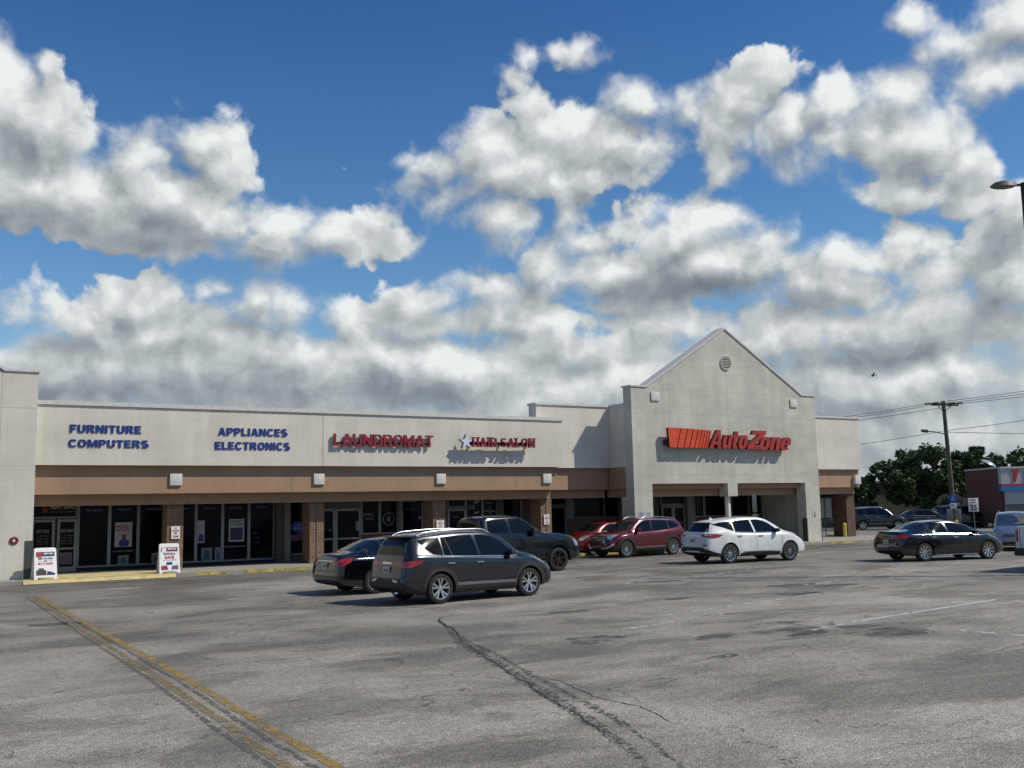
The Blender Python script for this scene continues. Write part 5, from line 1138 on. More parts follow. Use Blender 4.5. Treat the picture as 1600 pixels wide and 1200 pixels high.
# ---------------------------------------------------------------- small red hatchback
S_hat=dict(L=4.06,W=1.72,R=.31,wheels=(-1.20,1.29),gap=.055,crown=.03,
 top=[(-2.03,.95),(-1.97,1.08),(-1.82,1.30),(-1.70,1.40),(-1.2,1.45),(-.4,1.475),(.05,1.465),(.40,1.39),(.85,1.19),(1.18,1.04),(1.45,.98),(1.78,.87),(1.95,.74),(2.03,.58)],
 belt=[(-2.03,.9),(-1.6,1.03),(-.5,.97),(.7,.91),(1.1,.89),(1.5,.83),(2.03,.53)],bot=[(-2.03,.32),(-1.8,.22),(0,.18),(1.8,.19),(2.03,.26)],
 plan=[(-2.03,.66),(-1.98,.74),(-1.8,.82),(-1.2,.855),(0,.845),(1.3,.855),(1.7,.80),(1.92,.66),(2.03,.46)],
 topw=[(-2.03,.6),(-1.7,.52),(0,.56),(.5,.6),(1.2,.66),(1.7,.6),(2.03,.36)],nose=[(.2,.1),(.42,0),(.6,.04),(.9,.2),(1.2,.3)],tail=[(.2,.12),(.45,0),(.9,.05),(1.4,.08)])
P_red2=car_paint('paint_bright_red',(.17,.006,.008),.3,.28)
c=new_car('parked_hatchback',S_hat,P_red2,'small bright red hatchback half hidden behind the dark red SUV','car','mesh8')
for sd in 'RL':
    panel(c,'window',[(-1.45,1.07),(-.22,1.0),(-.28,1.385),(-1.0,1.375),(-1.4,1.30)],sd,M_cglass); panel(c,'window',[(-.12,.995),(.88,.955),(.62,1.17),(.32,1.33),(.05,1.385),(-.2,1.387)],sd,M_cglass)
    panel(c,'rocker_panel',[(-.8,.26),(.85,.26),(.85,.18),(-.8,.18)],sd,M_clad,off=.012)
panel(c,'windscreen',[(-.58,1.08),(.58,1.08),(.50,1.37),(-.50,1.37)],'F',M_cglass); panel(c,'rear_window',[(-.52,1.08),(.52,1.08),(.44,1.34),(-.44,1.34)],'B',M_cglass)
panel(c,'grille',[(-.45,.30),(.45,.30),(.5,.52),(-.5,.52)],'F',M_clad,off=.01); 
corners(c,'head_lamp',[(.40,.89),(.75,.86),(1.02,.74),(1.0,.63),(.8,.68),(.6,.80)],'F',M_head,off=.01)
doors(c,[[(-.17,.99),(-.16,.28)],[(.82,.95),(.88,.7),(.82,.28)],[(-1.0,1.0),(-.9,.6),(-.78,.3)]]); mirrors(c,.66,.96,P_red2,1.7); handles(c,[(-.9,.88),(.0,.86)],P_red2); corners(c,'tail_lamp',[(.70,1.08),(.95,1.05),(.98,.85),(.74,.85)],'B',M_tail,off=.01); arches(c,S_hat,w=.02,mat=P_red2,off=.012)
place(c,27.6,38.9-.95,-95.5); car_hat=c
# ---------------------------------------------------------------- white SUV
S_mur=dict(L=4.89,W=1.915,R=.365,wheels=(-1.42,1.405),gap=.06,crown=.03,
 top=[(-2.445,1.02),(-2.38,1.14),(-2.18,1.34),(-1.98,1.50),(-1.85,1.545),(-1.3,1.62),(-.5,1.675),(0,1.68),(.4,1.63),(.85,1.42),(1.25,1.19),(1.5,1.12),(1.95,1.03),(2.25,.88),(2.38,.76),(2.445,.62)],
 belt=[(-2.445,1.0),(-2.1,1.18),(-1.6,1.20),(-1.3,1.10),(-.4,1.05),(.6,1.04),(1.2,1.05),(1.7,.97),(2.1,.82),(2.445,.56)],
 bot=[(-2.445,.42),(-2.2,.30),(-1.8,.25),(0,.235),(1.7,.24),(2.25,.26),(2.445,.34)],
 plan=[(-2.445,.72),(-2.41,.80),(-2.28,.88),(-2.0,.93),(-1.35,.957),(-.4,.925),(.5,.925),(1.4,.957),(1.9,.91),(2.2,.80),(2.38,.64),(2.445,.5)],
 topw=[(-2.445,.66),(-2.1,.58),(-1.5,.60),(0,.63),(.6,.66),(1.2,.73),(1.8,.72),(2.3,.55),(2.445,.42)],
 nose=[(.2,.12),(.45,.0),(.65,.03),(.95,.2),(1.2,.3)],tail=[(.2,.16),(.48,.0),(.7,.03),(1.0,.05),(1.2,.10),(1.6,.1)])
P_wh=car_paint('paint_white',(.70,.72,.72),0,.28)
c=new_car('parked_suv',S_mur,P_wh,'white SUV with black lower trim, seen from behind before the gable entrance','car','twin10')
for o_ in c['root'].children:
    if o_.name.startswith('wheel'):
        pass
for sd in 'RL':
    w_=panel(c,'window',[(-2.0,1.43),(-1.55,1.29),(-1.15,1.165),(-1.15,1.535),(-1.65,1.50)],sd,M_cglass)
    panel(c,'window',[(-1.10,1.145),(-.22,1.115),(-.30,1.575),(-.7,1.57),(-1.10,1.54)],sd,M_cglass)
    panel(c,'window',[(-.12,1.11),(1.02,1.10),(.95,1.16),(.6,1.41),(.35,1.525),(.1,1.575),(-.22,1.578)],sd,M_cglass)
    panel(c,'rocker_panel',[(-.94,.36),(-.5,.40),(.5,.39),(.92,.36),(.92,.22),(-.94,.22)],sd,M_clad,off=.012); panel(c,'rocker_trim',[(-.8,.43),(.3,.44),(.92,.40),(.92,.375),(.3,.405),(-.8,.395)],sd,M_chrome,off=.014)
    panel(c,'window_trim',[(-1.12,1.135),(0,1.10),(1.05,1.09),(1.05,1.07),(0,1.078),(-1.12,1.112)],sd,M_chrome,off=.008)
panel(c,'windscreen',[(-.64,1.20),(.64,1.20),(.56,1.53),(-.56,1.53)],'F',M_cglass); panel(c,'rear_window',[(-.70,1.17),(.70,1.17),(.50,1.475),(-.50,1.475)],'B',M_cglass)
corners(c,'tail_lamp',[(.56,1.055),(.80,1.10),(1.05,1.09),(1.34,1.085),(1.30,1.0),(1.02,.955),(.85,.95),(.68,.98)],'B',M_tail,off=.014); corners(c,'head_lamp',[(.46,1.02),(.9,.93),(1.2,.80),(1.2,.72),(.95,.76),(.70,.88)],'F',M_head,off=.012)
corners(c,'rear_bumper_side',[(.62,.26),(.62,.36),(.80,.42),(1.05,.52),(1.40,.58),(1.40,.28)],'B',M_clad,off=.013)
corners(c,'lamp_lens',[(.95,1.06),(1.2,1.055),(1.18,1.02),(.95,1.02)],'B',M_head,off=.026)
panel(c,'rear_bumper',[(-.82,.28),(.82,.28),(.82,.55),(.55,.60),(-.55,.60),(-.82,.55)],'B',M_clad,off=.015,step=.12); plate(c,.86)
panel(c,'grille',[(-.5,.5),(.5,.5),(.35,.78),(-.35,.78)],'F',M_clad,off=.01); corners(c,'reflector',[(1.1,.72),(1.26,.70),(1.26,.66),(1.1,.68)],'B',M_clad,off=.016)
doors(c,[[(-1.12,1.13),(-.98,.85),(-.90,.45)],[(-.17,1.10),(-.13,.45)],[(1.02,1.1),(1.05,.8),(.98,.42)]]); mirrors(c,.80,1.10,M_clad,1.9); handles(c,[(-.95,1.0),(.05,.98)],M_chrome); arches(c,S_mur,w=.03,off=.010,mat=P_wh)
strip(c,'panel_gap',[(-.74,1.1),(-.72,.9),(-.66,.62),(.66,.62),(.72,.9),(.74,1.1)],'B',.012,M_seam)
m_=MB(); m_.prismz([(-2.02,-.55),(-1.84,-.58),(-1.84,.58),(-2.02,.55),(-2.07,.3),(-2.08,0),(-2.07,-.3)],1.49,1.528); m_.build('roof_spoiler',P_wh,c['root'],shift=False,bevel=.015)
m_=MB(); m_.add([(-1.45,0,1.62),(-1.62,-.03,1.60),(-1.62,.03,1.60),(-1.60,0,1.70)],[(0,1,3),(0,3,2),(1,2,3),(0,2,1)]); m_.build('roof_antenna',P_wh,c['root'],shift=False)
m_=MB(); pts=[]; 
panel(c,'sunroof',[(-.75,-.40),(.18,-.40),(.18,.40),(-.75,.40)],'T',M_cglass,off=.004)
place(c,27.45,28.55,95.3); car_mur=c
# ---------------------------------------------------------------- dark sedan on the right
S_cor=sedan_spec(4.63,1.78,1.435,-1.31,1.39,.33,.0)
P_dk=car_paint('paint_ink',(.0025,.004,.007),.15,.16)
c=new_car('parked_sedan',S_cor,P_dk,'dark blue-black sedan with slanted red tail lamps, on the right of the lot','car','turbine')
sedan_parts(c,S_cor,1.435)
corners(c,'tail_lamp',[(.78,.93),(1.05,.935),(1.40,.93),(1.42,.87),(1.25,.83),(1.02,.80),(.80,.87)],'B',M_tail,off=.010); corners(c,'head_lamp',[(.42,.835),(.85,.785),(1.26,.69),(1.24,.60),(.95,.63),(.62,.75)],'F',M_head,off=.010)
for sd in 'RL':
    panel(c,'side_skirt',[(-.88,.22),(.92,.22),(.92,.175),(-.88,.175)],sd,M_rim,off=.012)
plate(c,.70); m_=MB(); m_.tube([(-1.28,0,1.40),(-1.36,0,1.45)],.012,6); m_.build('roof_antenna',M_clad,c['root'],shift=False)
m_=MB(); m_.prismz([(-2.23,-.56),(-2.15,-.58),(-2.15,.58),(-2.23,.56)],1.035,1.062); m_.build('boot_spoiler',P_dk,c['root'],shift=False,bevel=.01)
mirrors(c,.78,.93,P_dk,1.78); handles(c,[(-.93,.85),(.02,.83)],M_chrome)
place(c,32.6,23.8,105.4); car_cor=c
# ---------------------------------------------------------------- silver minivan
S_van=dict(L=4.9,W=1.95,R=.34,wheels=(-1.45,1.45),gap=.06,crown=.04,
 top=[(-2.45,1.0),(-2.40,1.3),(-2.28,1.62),(-2.1,1.70),(-1,1.755),(-.2,1.76),(.35,1.70),(.9,1.42),(1.4,1.13),(1.65,1.05),(2.1,.94),(2.3,.82),(2.45,.62)],
 belt=[(-2.45,.98),(-1,1.06),(.5,1.02),(1.3,1.0),(1.7,.96),(2.45,.56)],bot=[(-2.45,.32),(-2,.24),(0,.2),(2,.22),(2.45,.28)],
 plan=[(-2.45,.8),(-2.35,.9),(-1.5,.965),(0,.96),(1.4,.965),(1.9,.92),(2.25,.80),(2.45,.58)],topw=[(-2.45,.7),(-2,.68),(0,.72),(.6,.75),(1.3,.80),(1.9,.76),(2.45,.48)],
 nose=[(.2,.1),(.45,0),(.7,.03),(1.0,.2),(1.3,.3)],tail=[(.2,.1),(.5,0),(1.2,.03),(1.7,.1)])
P_sv=car_paint('paint_silver',(.28,.31,.32),.75,.3)
c=new_car('parked_minivan',S_van,P_sv,'silver minivan facing the camera beyond the dark sedan, at the right edge','van','mesh8')
M_ws=plain('windscreen_glass',(.03,.04,.045),.03,spec=1.,coat=1.,var=.3)
for sd in 'RL':
    panel(c,'window',[(-.15,1.10),(1.1,1.08),(.8,1.38),(.45,1.60),(-.15,1.64)],sd,M_cglass); panel(c,'window',[(-2.1,1.14),(-.22,1.10),(-.22,1.64),(-2.0,1.60)],sd,M_cglass)
panel(c,'windscreen',[(-.76,1.14),(.76,1.14),(.68,1.63),(-.68,1.63)],'F',M_ws)
corners(c,'head_lamp',[(.60,.90),(.95,.88),(1.15,.84),(1.12,.64),(.85,.66)],'F',M_head,off=.01)
g_=panel(c,'grille',[(-.5,.80),(.5,.80),(.42,.66),(-.42,.66)],'F',M_clad,off=.01); panel(c,'grille_bar',[(-.46,.74),(.46,.74),(.46,.72),(-.46,.72)],'F',M_chrome,off=.02,parent=g_)
panel(c,'front_bumper',[(-.75,.26),(.75,.26),(.7,.42),(-.7,.42)],'F',M_clad,off=.012,step=.12)
strip(c,'bonnet_crease',[(-.78,1.08),(-.5,.82)],'F',.02,M_seam); strip(c,'bonnet_crease',[(.78,1.08),(.5,.82)],'F',.02,M_seam)
rails(c,-1.8,.1,.6,mat=M_chrome); mirrors(c,.95,1.1,P_sv,1.95); doors(c,[[(-.18,1.08),(-.18,.3)],[(1.1,1.05),(1.1,.35)]])
place(c,40.96,26.19,237); car_van=c; c['root'].scale=(.9,.9,.9)
# ================================================================ SMALL THINGS AT THE SHOPS
M_blk=plain('ink_black',(.012,.012,.014),.6); M_ink=plain('ink_navy',(.012,.03,.12),.6); M_inkr=plain('ink_red',(.45,.015,.03),.6)
def aframe(x,y,rz,label,head,lines,pict):
    r=empty('sidewalk_sign',(0,0,0)); tag(r,label,'sign','A-frame signs at the kerb'); W=.36; H_=1.04; t=.16
    def pan(s_):
        m_=MB(); 
        m_.add([(-W,s_*(t+.19),0),(-W+.10,s_*(t+.19),0),(-W+.12,s_*(t+.175),.07),(W-.12,s_*(t+.175),.07),(W-.10,s_*(t+.19),0),(W,s_*(t+.19),0),(W-.02,s_*.06,H_-.03),(W-.08,s_*.05,H_),(-W+.08,s_*.05,H_),(-W+.02,s_*.06,H_-.03)],[tuple(range(10))])
        me=m_.mesh('board'); bm=bmesh.new(); bm.from_mesh(me); f=bmesh.ops.extrude_face_region(bm,geom=bm.faces[:]); 
        for v in [g_ for g_ in f['geom'] if isinstance(g_,bmesh.types.BMVert)]: v.co.y-=s_*.035
        bmesh.ops.recalc_face_normals(bm,faces=bm.faces); bm.to_mesh(me); bm.free(); return link('board',me,M_white,r)
    front=pan(-1); pan(1)
    ang=math.atan2(t+.19-.05,H_)
    def put(o):   # lean the printing with the board
        o.data.transform(Matrix.Translation((0,-(t+.195),0))@Matrix.Rotation(-ang,4,'X')); return o
    m_=MB(); m_.box(-.285,.285,-.004,0,.79,.94); a=m_.build('header_band',head,front); put(a)
    m_=MB(); m_.prism([(-.25,.76),(-.12,.76),(-.10,.93),(-.16,.90),(-.18,.95),(-.21,.90),(-.27,.93)],-.008,-.005); put(m_.build('crown_emblem',M_inkr if head is M_ink else M_white,front))
    put(text_obj('lettering','RENT KING',-.05,.24,.85,.91,-.005,.003,M_white,front,.04))
    for (b,x0,x1,z0,z1,mt) in lines: put(text_obj('lettering',b,x0,x1,z0,z1,-.001,.003,mt,front,.04))
    for pts,mt in pict: 
        m_=MB(); m_.prism(pts,-.004,-.001); put(m_.build('picture_shape',mt,front))
    m_=MB(); m_.tube([(-.06,-.02,H_-.02),(-.05,0,H_+.005),(.05,0,H_+.005),(.06,-.02,H_-.02)],.014,6); m_.build('handle',M_blk,r)
    r.location=(x,y,WALK+.008); r.rotation_euler=(0,0,rz)
M_crim=plain('ink_crimson',(.20,.02,.04),.6); M_pb=plain('picture_brown',(.05,.03,.035),.6); M_pg=plain('picture_grey',(.10,.11,.14),.6)
aframe(3.98,37.62,R(4),'white A-frame sign reading RENT TO OWN OR BUY IT NOW, beside the left pier',M_ink,
  [('RENT TO OWN',-.22,.22,.68,.74,M_ink),('OR',-.06,.06,.60,.65,M_ink),('BUY IT NOW!',-.23,.23,.50,.57,M_inkr)],
  [([(-.29,.14),(-.29,.32),(-.22,.32),(-.22,.38),(-.06,.38),(-.05,.32),(.02,.31),(.02,.14)],M_pb),([(.03,.14),(.05,.27),(.12,.27),(.29,.20),(.29,.14)],M_ink),([(-.23,.62),(-.09,.62),(-.09,.63),(-.23,.63)],M_inkr),([(.23,.62),(.09,.62),(.09,.63),(.23,.63)],M_inkr)])
aframe(8.08,37.72,R(-3),'white A-frame sign reading SWITCH & SAVE with a crimson header, at the first brick column',M_crim,
  [('SWITCH &',-.20,.20,.66,.74,M_ink),('SAVE',-.16,.16,.51,.63,M_inkr),('LOW MONTHLY PAYMENTS',-.22,.22,.46,.48,M_pg)],
  [([(-.29,.12),(-.29,.26),(-.1,.28),(-.05,.12)],M_crim),([(-.12,.30),(-.10,.40),(.08,.40),(.10,.30)],M_ink),([(.05,.12),(.08,.26),(.29,.28),(.29,.12)],M_pg)])
def wall_sign(x0,x1,z0,z1,y,lines,label,group=None,base=M_white):
    r=empty('wall_sign',((x0+x1)/2,y,z0)); tag(r,label,'sign',group); m_=MB(); m_.box(x0,x1,y-.012,y-.002,z0,z1); b=m_.build('plate',base,r)
    for (t_,a,b_,c,d,mt) in lines: text_obj('lettering',t_,x0+(x1-x0)*a,x0+(x1-x0)*b_,z0+(z1-z0)*c,z0+(z1-z0)*d,y-.013,.003,mt,r,.03)
NP=[('NO',.35,.65,.78,.92,M_inkr),('PARKING',.1,.9,.56,.72,M_inkr),('FIRE',.3,.7,.36,.50,M_inkr),('ZONE',.2,.8,.10,.26,M_blk)]
for x0,x1,z0,z1,lb in ((8.51,8.83,1.30,1.77,'white no parking sign on the first brick column from the left, above the A-frame sign'),(19.72,20.08,1.40,1.72,'small square no parking sign on the brick column behind the grey SUV'),(25.30,25.60,1.40,1.86,'white no parking sign on the brick column beside the pickup truck')):
    wall_sign(x0,x1,z0,z1,YC-.04,NP,lb,'no parking signs on the columns')
PAP=[('NOTICE',.2,.8,.78,.88,M_blk),('STORE HOURS',.15,.85,.60,.68,M_pg),('OPEN',.2,.8,.3,.42,M_pg)]
M_pbl=plain('paper_blue',(.38,.42,.50),.7); M_pp=plain('paper_white',(.50,.51,.54),.7)
wall_sign(29.42,29.74,1.42,1.90,YG,PAP,'pale blue paper notice on the left leg of the gable, left one of two',base=M_pbl); wall_sign(29.80,30.20,1.42,1.90,YG,PAP,'white paper notice on the left leg of the gable, right one of two',base=M_pp)
r=empty('wall_sign',(41.2,YG,1.4)); tag(r,'small pale poster with a violet figure on the right leg of the gable','sign'); m_=MB(); m_.box(41.06,41.34,YG-.01,YG-.002,1.36,1.82); m_.build('plate',plain('paper_pale',(.52,.52,.50),.8),r)
m_=MB(); m_.prism([(41.12,1.40),(41.28,1.40),(41.24,1.62),(41.21,1.76),(41.18,1.62)],YG-.014,YG-.011); m_.build('figure_shape',plain('ink_violet',(.14,.12,.26),.7),r)
r=empty('wall_medallion',(3.06,YA-.31,1.38)); tag(r,'round red medallion with a pale centre on the left stucco pier','sign'); m_=MB()
m_.prism([(3.06+.14*math.cos(a*math.pi/12),1.44+(.12 if a%3 else .15)*math.sin(a*math.pi/12)) for a in range(24)],YA-.335,YA-.302); m_.build('disc',plain('medallion_red',(.16,.02,.02),.5),r)
m_=MB(); m_.prism([(3.06+.04*math.cos(a*math.pi/4),1.44+.05*math.sin(a*math.pi/4)) for a in range(8)],YA-.345,YA-.336); m_.build('disc_centre',M_white,r)
# blade sign on the side of the right wing
r=empty('blade_sign',(48.3,40.3,4.2)); tag(r,'dark panel sign sticking out from the right end of the building','sign'); m_=MB(); m_.box(48.10,48.40,40.28,40.38,4.15,5.2); m_.build('panel',M_clad,r); m_=MB(); m_.box(48.02,48.10,40.30,40.36,4.4,4.46); m_.box(48.02,48.10,40.30,40.36,4.95,5.01); m_.build('bracket',M_blk,r)
# thin sign post before the gable
def post_sign(x,y,plates,h,label,name='post_sign',cat='sign',post=M_alud,rad=.03,group=None,base=None):
    r=empty(name,(x,y,0)); tag(r,label,cat,group); m_=MB(); m_.tube([(x,y,0),(x,y,h)],rad,8); m_.build('post',post,r)
    for (dx,w_,z0,z1,mt,lines) in plates:
        m_=MB(); m_.box(x+dx-w_/2,x+dx+w_/2,y-rad-.012,y-rad-.002,z0,z1); p_=m_.build('plate',mt,r,bevel=.004)
        for (t_,a,b_,c,d,lm) in lines: text_obj('lettering',t_,x+dx-w_/2+w_*a,x+dx-w_/2+w_*b_,z0+(z1-z0)*c,z0+(z1-z0)*d,y-rad-.0125,.003,lm,p_,.03)
    return r
post_sign(35.93,36.6,[(0,.30,1.75,2.65,M_alud,[]),(.02,.40,1.35,1.65,M_alud,[])],2.7,'grey sign post with bare metal plates standing before the middle of the gable entrance')
M_adab=plain('sign_blue',(.01,.07,.45),.45)
def rotroot(r,rz): r.rotation_euler=(0,0,rz)
r=post_sign(0,0,[(0,.40,1.95,2.42,M_adab,[]),(0,.36,1.62,1.94,M_white,[('PARKING BY',.15,.85,.66,.84,M_pg),('PERMIT ONLY',.1,.9,.38,.56,M_pg)]),(-.25,.34,.80,1.60,M_alu,[]),(.25,.34,.80,1.60,M_alu,[]),(0,.42,1.36,1.44,M_alud,[])],2.45,'blue accessible parking sign above two bare metal sign backs on one post')
# wheelchair symbol
m_=MB(); y=-.048
m_.prism([(.02*math.cos(a)-.02,2.36+.02*math.sin(a)) for a in [i*.785 for i in range(8)]],y,y+.003); m_.prism([(-.035,2.20),(-.005,2.20),(-.005,2.33),(-.035,2.33)],y,y+.003)
m_.prism([(-.035,2.19),(.05,2.19),(.05,2.21),(-.035,2.21)],y,y+.003); m_.prism([(.035,2.19),(.055,2.19),(.085,2.07),(.065,2.06)],y,y+.003)
for i in range(12):
    a=2.0+i*.33; b_=a+.33; m_.prism([(-.02+.075*math.cos(a),2.14+.075*math.sin(a)),(-.02+.075*math.cos(b_),2.14+.075*math.sin(b_)),(-.02+.055*math.cos(b_),2.14+.055*math.sin(b_)),(-.02+.055*math.cos(a),2.14+.055*math.sin(a))],y,y+.003)
m_.build('wheelchair_symbol',M_white,r); r.location=(54.0,38.31,0); rotroot(r,R(-40))
m_=MB(); m_.tube([(0,0,0),(0,0,.88),(0,0,.93)],[.11,.11,.06],14); b1=m_.build('bollard',plain('bollard_yellow',(.55,.42,.07),.6,var=.15)); b1.location=(54.05,38.22,0); tag(b1,'yellow bollard round the foot of the blue parking sign','bollard','yellow bollards')
b2=b1.copy(); COL.objects.link(b2); b2.location=(47.0,40.6,0); b2['label']='yellow bollard standing between the gable leg and the last brick column'
r=post_sign(0,0,[(0,.62,1.38,2.22,M_white,[('SPEED',.2,.8,.80,.92,M_blk),('LIMIT',.22,.78,.62,.74,M_blk),('35',.18,.82,.10,.52,M_blk)])],2.25,'white SPEED LIMIT 35 sign on a thin post near the red brick store',name='speed_limit_sign',post=M_alu)
r.location=(56.8,38.9,0); rotroot(r,R(-35))
r=post_sign(0,0,[(-.22,.36,1.25,2.40,M_alu,[]),(.22,.36,1.25,2.40,M_alu,[])],2.45,'post with two tall bare metal sign backs seen through the opening under the right wing')
r.location=(46.3,41.4,0); rotroot(r,R(-35))
# ================================================================ FAR SIDE OF THE STREET
sheet('verge',[(50.2,30),(56,26),(62.5,40),(60,47),(57.2,44),(50.7,36)],.008,M_grass)
kb=MB(); 
for a,b_ in (((50.2,30),(50.7,36)),((50.7,36),(57.2,44)),((56,26),(50.2,30))):
    d=Vector((b_[0]-a[0],b_[1]-a[1],0)); n_=Vector((-d.y,d.x,0)).normalized()*.15; kb.prismz([a,b_,(b_[0]+n_.x,b_[1]+n_.y),(a[0]+n_.x,a[1]+n_.y)],0,.13)
o=kb.build('kerb',M_conc); o['kind']='structure'
sheet('far_parking',[(54,53),(92,28),(125,70),(85,110),(52,70)],.004,plain('far_asphalt',(.12,.118,.11),.9,var=.15,scale=.8))
sheet('far_grass',[(64,56),(98,35),(150,60),(110,140),(60,90)],.008,M_grass)
# long pale building behind the trees
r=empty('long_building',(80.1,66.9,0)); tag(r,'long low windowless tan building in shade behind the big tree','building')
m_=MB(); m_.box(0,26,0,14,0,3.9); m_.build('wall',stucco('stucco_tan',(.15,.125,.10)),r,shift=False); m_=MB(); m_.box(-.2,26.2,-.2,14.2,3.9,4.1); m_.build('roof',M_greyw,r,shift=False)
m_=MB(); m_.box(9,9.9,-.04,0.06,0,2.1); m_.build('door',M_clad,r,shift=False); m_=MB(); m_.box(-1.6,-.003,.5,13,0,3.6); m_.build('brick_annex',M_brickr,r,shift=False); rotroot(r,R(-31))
# red brick discount store
r=empty('brick_store',(68.4,44.5,0)); tag(r,'red brick store with white sign band and blue stripe at the right edge','building')
m_=MB(); m_.box(0,30,.25,5.4,0,4.33); m_.build('wall',M_brickr,r,shift=False); m_=MB(); m_.box(-.06,30.06,-.22,5.46,4.333,4.45); m_.build('coping',M_coping,r,shift=False)
m_=MB(); m_.box(-.02,30,-.15,.25,3.19,4.33); sb=m_.build('sign_band',plain('band_grey',(.42,.44,.46),.6),r,shift=False)
m_=MB(); m_.box(-.02,30,-.17,.25,3.05,3.187); m_.build('red_stripe',M_inkr,r,shift=False); m_=MB(); m_.box(-.04,30,-.19,.25,2.67,3.047); m_.build('blue_stripe',plain('stripe_blue',(.03,.16,.42),.5),r,shift=False)
m_=MB(); m_.box(.25,30,-.02,.25,1.72,2.667); m_.build('white_panel',plain('panel_grey',(.40,.42,.43),.6),r,shift=False)
for i in range(7): 
    m_=MB(); m_.box(.3+2.2*i,2.42+2.2*i,.05,.2,.2,1.70); w_=m_.build('window',plain('window_film',(.10,.12,.12),.2),r,shift=False); m_=MB(); m_.box(.22+2.2*i,.30+2.2*i,0,.22,0,1.72 if i else 2.6); m_.build('mullion',M_alu,w_,shift=False)
m_=MB(); z=3.35; x=.72
m_.prism([(x,z+.72),(x+.10,z+.86),(x+.62,z+.86),(x+.58,z+.66),(x+.46,z+.66),(x+.50,z+.45),(x+.44,z+.40),(x+.36,z+.02),(x+.18,z-.04),(x+.14,z+.30),(x+.20,z+.42),(x+.16,z+.68)],-.20,-.15); m_.build('logo_shape',M_inkr,sb,shift=False)
m_=MB(); m_.prism([(x+.98,z+.05),(x+1.12,z+.05),(x+1.12,z+.35),(x+1.4,z+.35),(x+1.4,z+.48),(x+1.12,z+.48),(x+1.12,z+.68),(x+1.5,z+.68),(x+1.5,z+.80),(x+.98,z+.80)],-.20,-.15); m_.build('letter',M_inkr,sb,shift=False)
rotroot(r,R(-30))
# dish on its roof
r=empty('satellite_dish',(70.5,46.6,4.45)); tag(r,'shiny round dish on the roof of the red brick store','satellite dish'); m_=MB(); lathe(m_,[(.001,0),(.25,.03),(.48,.12),(.58,.22)],24); me=m_.mesh('reflector'); me.transform(Matrix.Translation((0,0,.55))@Matrix.Rotation(R(35),4,'Z')@Matrix.Rotation(R(-60),4,'X')@Matrix.Rotation(R(90),4,'X')@Matrix.Rotation(R(-90),4,'X')); link('reflector',me,plain('dish_metal',(.7,.7,.7),.2,.6),r,shift=False,smooth=60)
m_=MB(); m_.tube([(0,0,0),(0,0,.5)],.04,8); m_.tube([(0,0,.5),(-.3,-.45,.75)],.015,6); m_.build('stand',M_alud,r,shift=False)
# ================================================================ UTILITY POLE, WIRES, LIGHT POLE
M_pole=plain('pole_wood',(.12,.10,.08),.9,var=.2,scale=3,bump=.3); M_wire=plain('wire',(.03,.03,.035),.6)
r=empty('utility_pole',(60.34,42.77,0)); tag(r,'tall wooden utility pole with crossarm and a street lamp arm, behind the blue parking sign','utility pole')
pb=Vector((60.34,42.77,0)); pt=Vector((59.25,42.21,8.75)); m_=MB(); m_.tube([pb,pb.lerp(pt,.5),pt],[.17,.145,.115],12); m_.build('pole',M_pole,r,smooth=40)
ca,cb=Vector((58.52,42.62,8.50)),Vector((60.12,41.72,8.44)); m_=MB(); m_.tube([ca,cb],.075,4); arm=m_.build('crossarm',M_pole,r); 
m_=MB(); m_.tube([pt-Vector((0,0,.75)),ca.lerp(cb,.22)],.025,5); m_.tube([pt-Vector((0,0,.75)),ca.lerp(cb,.78)],.025,5); m_.build('crossarm_brace',M_alud,r)
for k in (.03,.3,.64,.92):
    p=ca.lerp(cb,k); m_=MB()
    for s_ in (-1,1): 
        d=Vector((.86,-.5,.18))*s_ if False else Vector((.62,-.78,.06)).normalized()*s_; 
        pp=[p+Vector((0,0,.10))+d*t_ for t_ in (.05,.16,.27,.38,.46)]; m_.tube(pp,[.03,.085,.05,.085,.03],8)
    m_.tube([p,p+Vector((0,0,.16))],.04,6); m_.build('insulator',plain('insulator_grey',(.10,.09,.09),.4),arm)
la=pb.lerp(pt,.745); lb=Vector((58.16,43.15,6.68)); m_=MB(); m_.tube([la,la.lerp(lb,.5)+Vector((0,0,.10)),lb.lerp(la,.22)+Vector((0,0,.10))],.035,6); ar=m_.build('lamp_arm',M_alu,r)
d=(lb-la).normalized(); q0=lb.lerp(la,.26)+Vector((0,0,.10)); m_=MB(); m_.tube([q0,q0+d*.12,q0+d*.45,q0+d*.55],[.03,.12,.10,.03],8); me=m_.mesh('lamp_head'); link('lamp_head',me,M_alud,ar)
def wires(name,pts_list,label):
    r=empty(name,pts_list[0][0]); tag(r,label,'power line'); 
    for P in pts_list:
        a,b_=Vector(P[0]),Vector(P[1]); sag=P[2]; m_=MB(); m_.tube([a.lerp(b_,i/14)-Vector((0,0,sag*4*(i/14)*(1-i/14))) for i in range(15)],.020,4); m_.build('wire',M_wire,r)
L0=Vector((-11.3,5.35,-.80)); 
wires('power_line',[((46.5,48.9,7.05),(ca.x,ca.y,8.62),.15),((46.5,48.7,6.85),(59.1,42.25,8.6),.15),((46.6,48.4,6.80),(cb.x-.3,cb.y+.2,8.42),.18)],'three overhead wires running from behind the gable to the utility pole')
wires('power_line',[((ca.x+.3,ca.y-.2,8.66),(70.5,33.5,10.5),.15),((59.4,42.1,8.6),(70.5,33.3,10.25),.15),((cb.x,cb.y,8.55),(70.6,33.2,10.0),.15)],'three overhead wires running from the utility pole to the right edge')
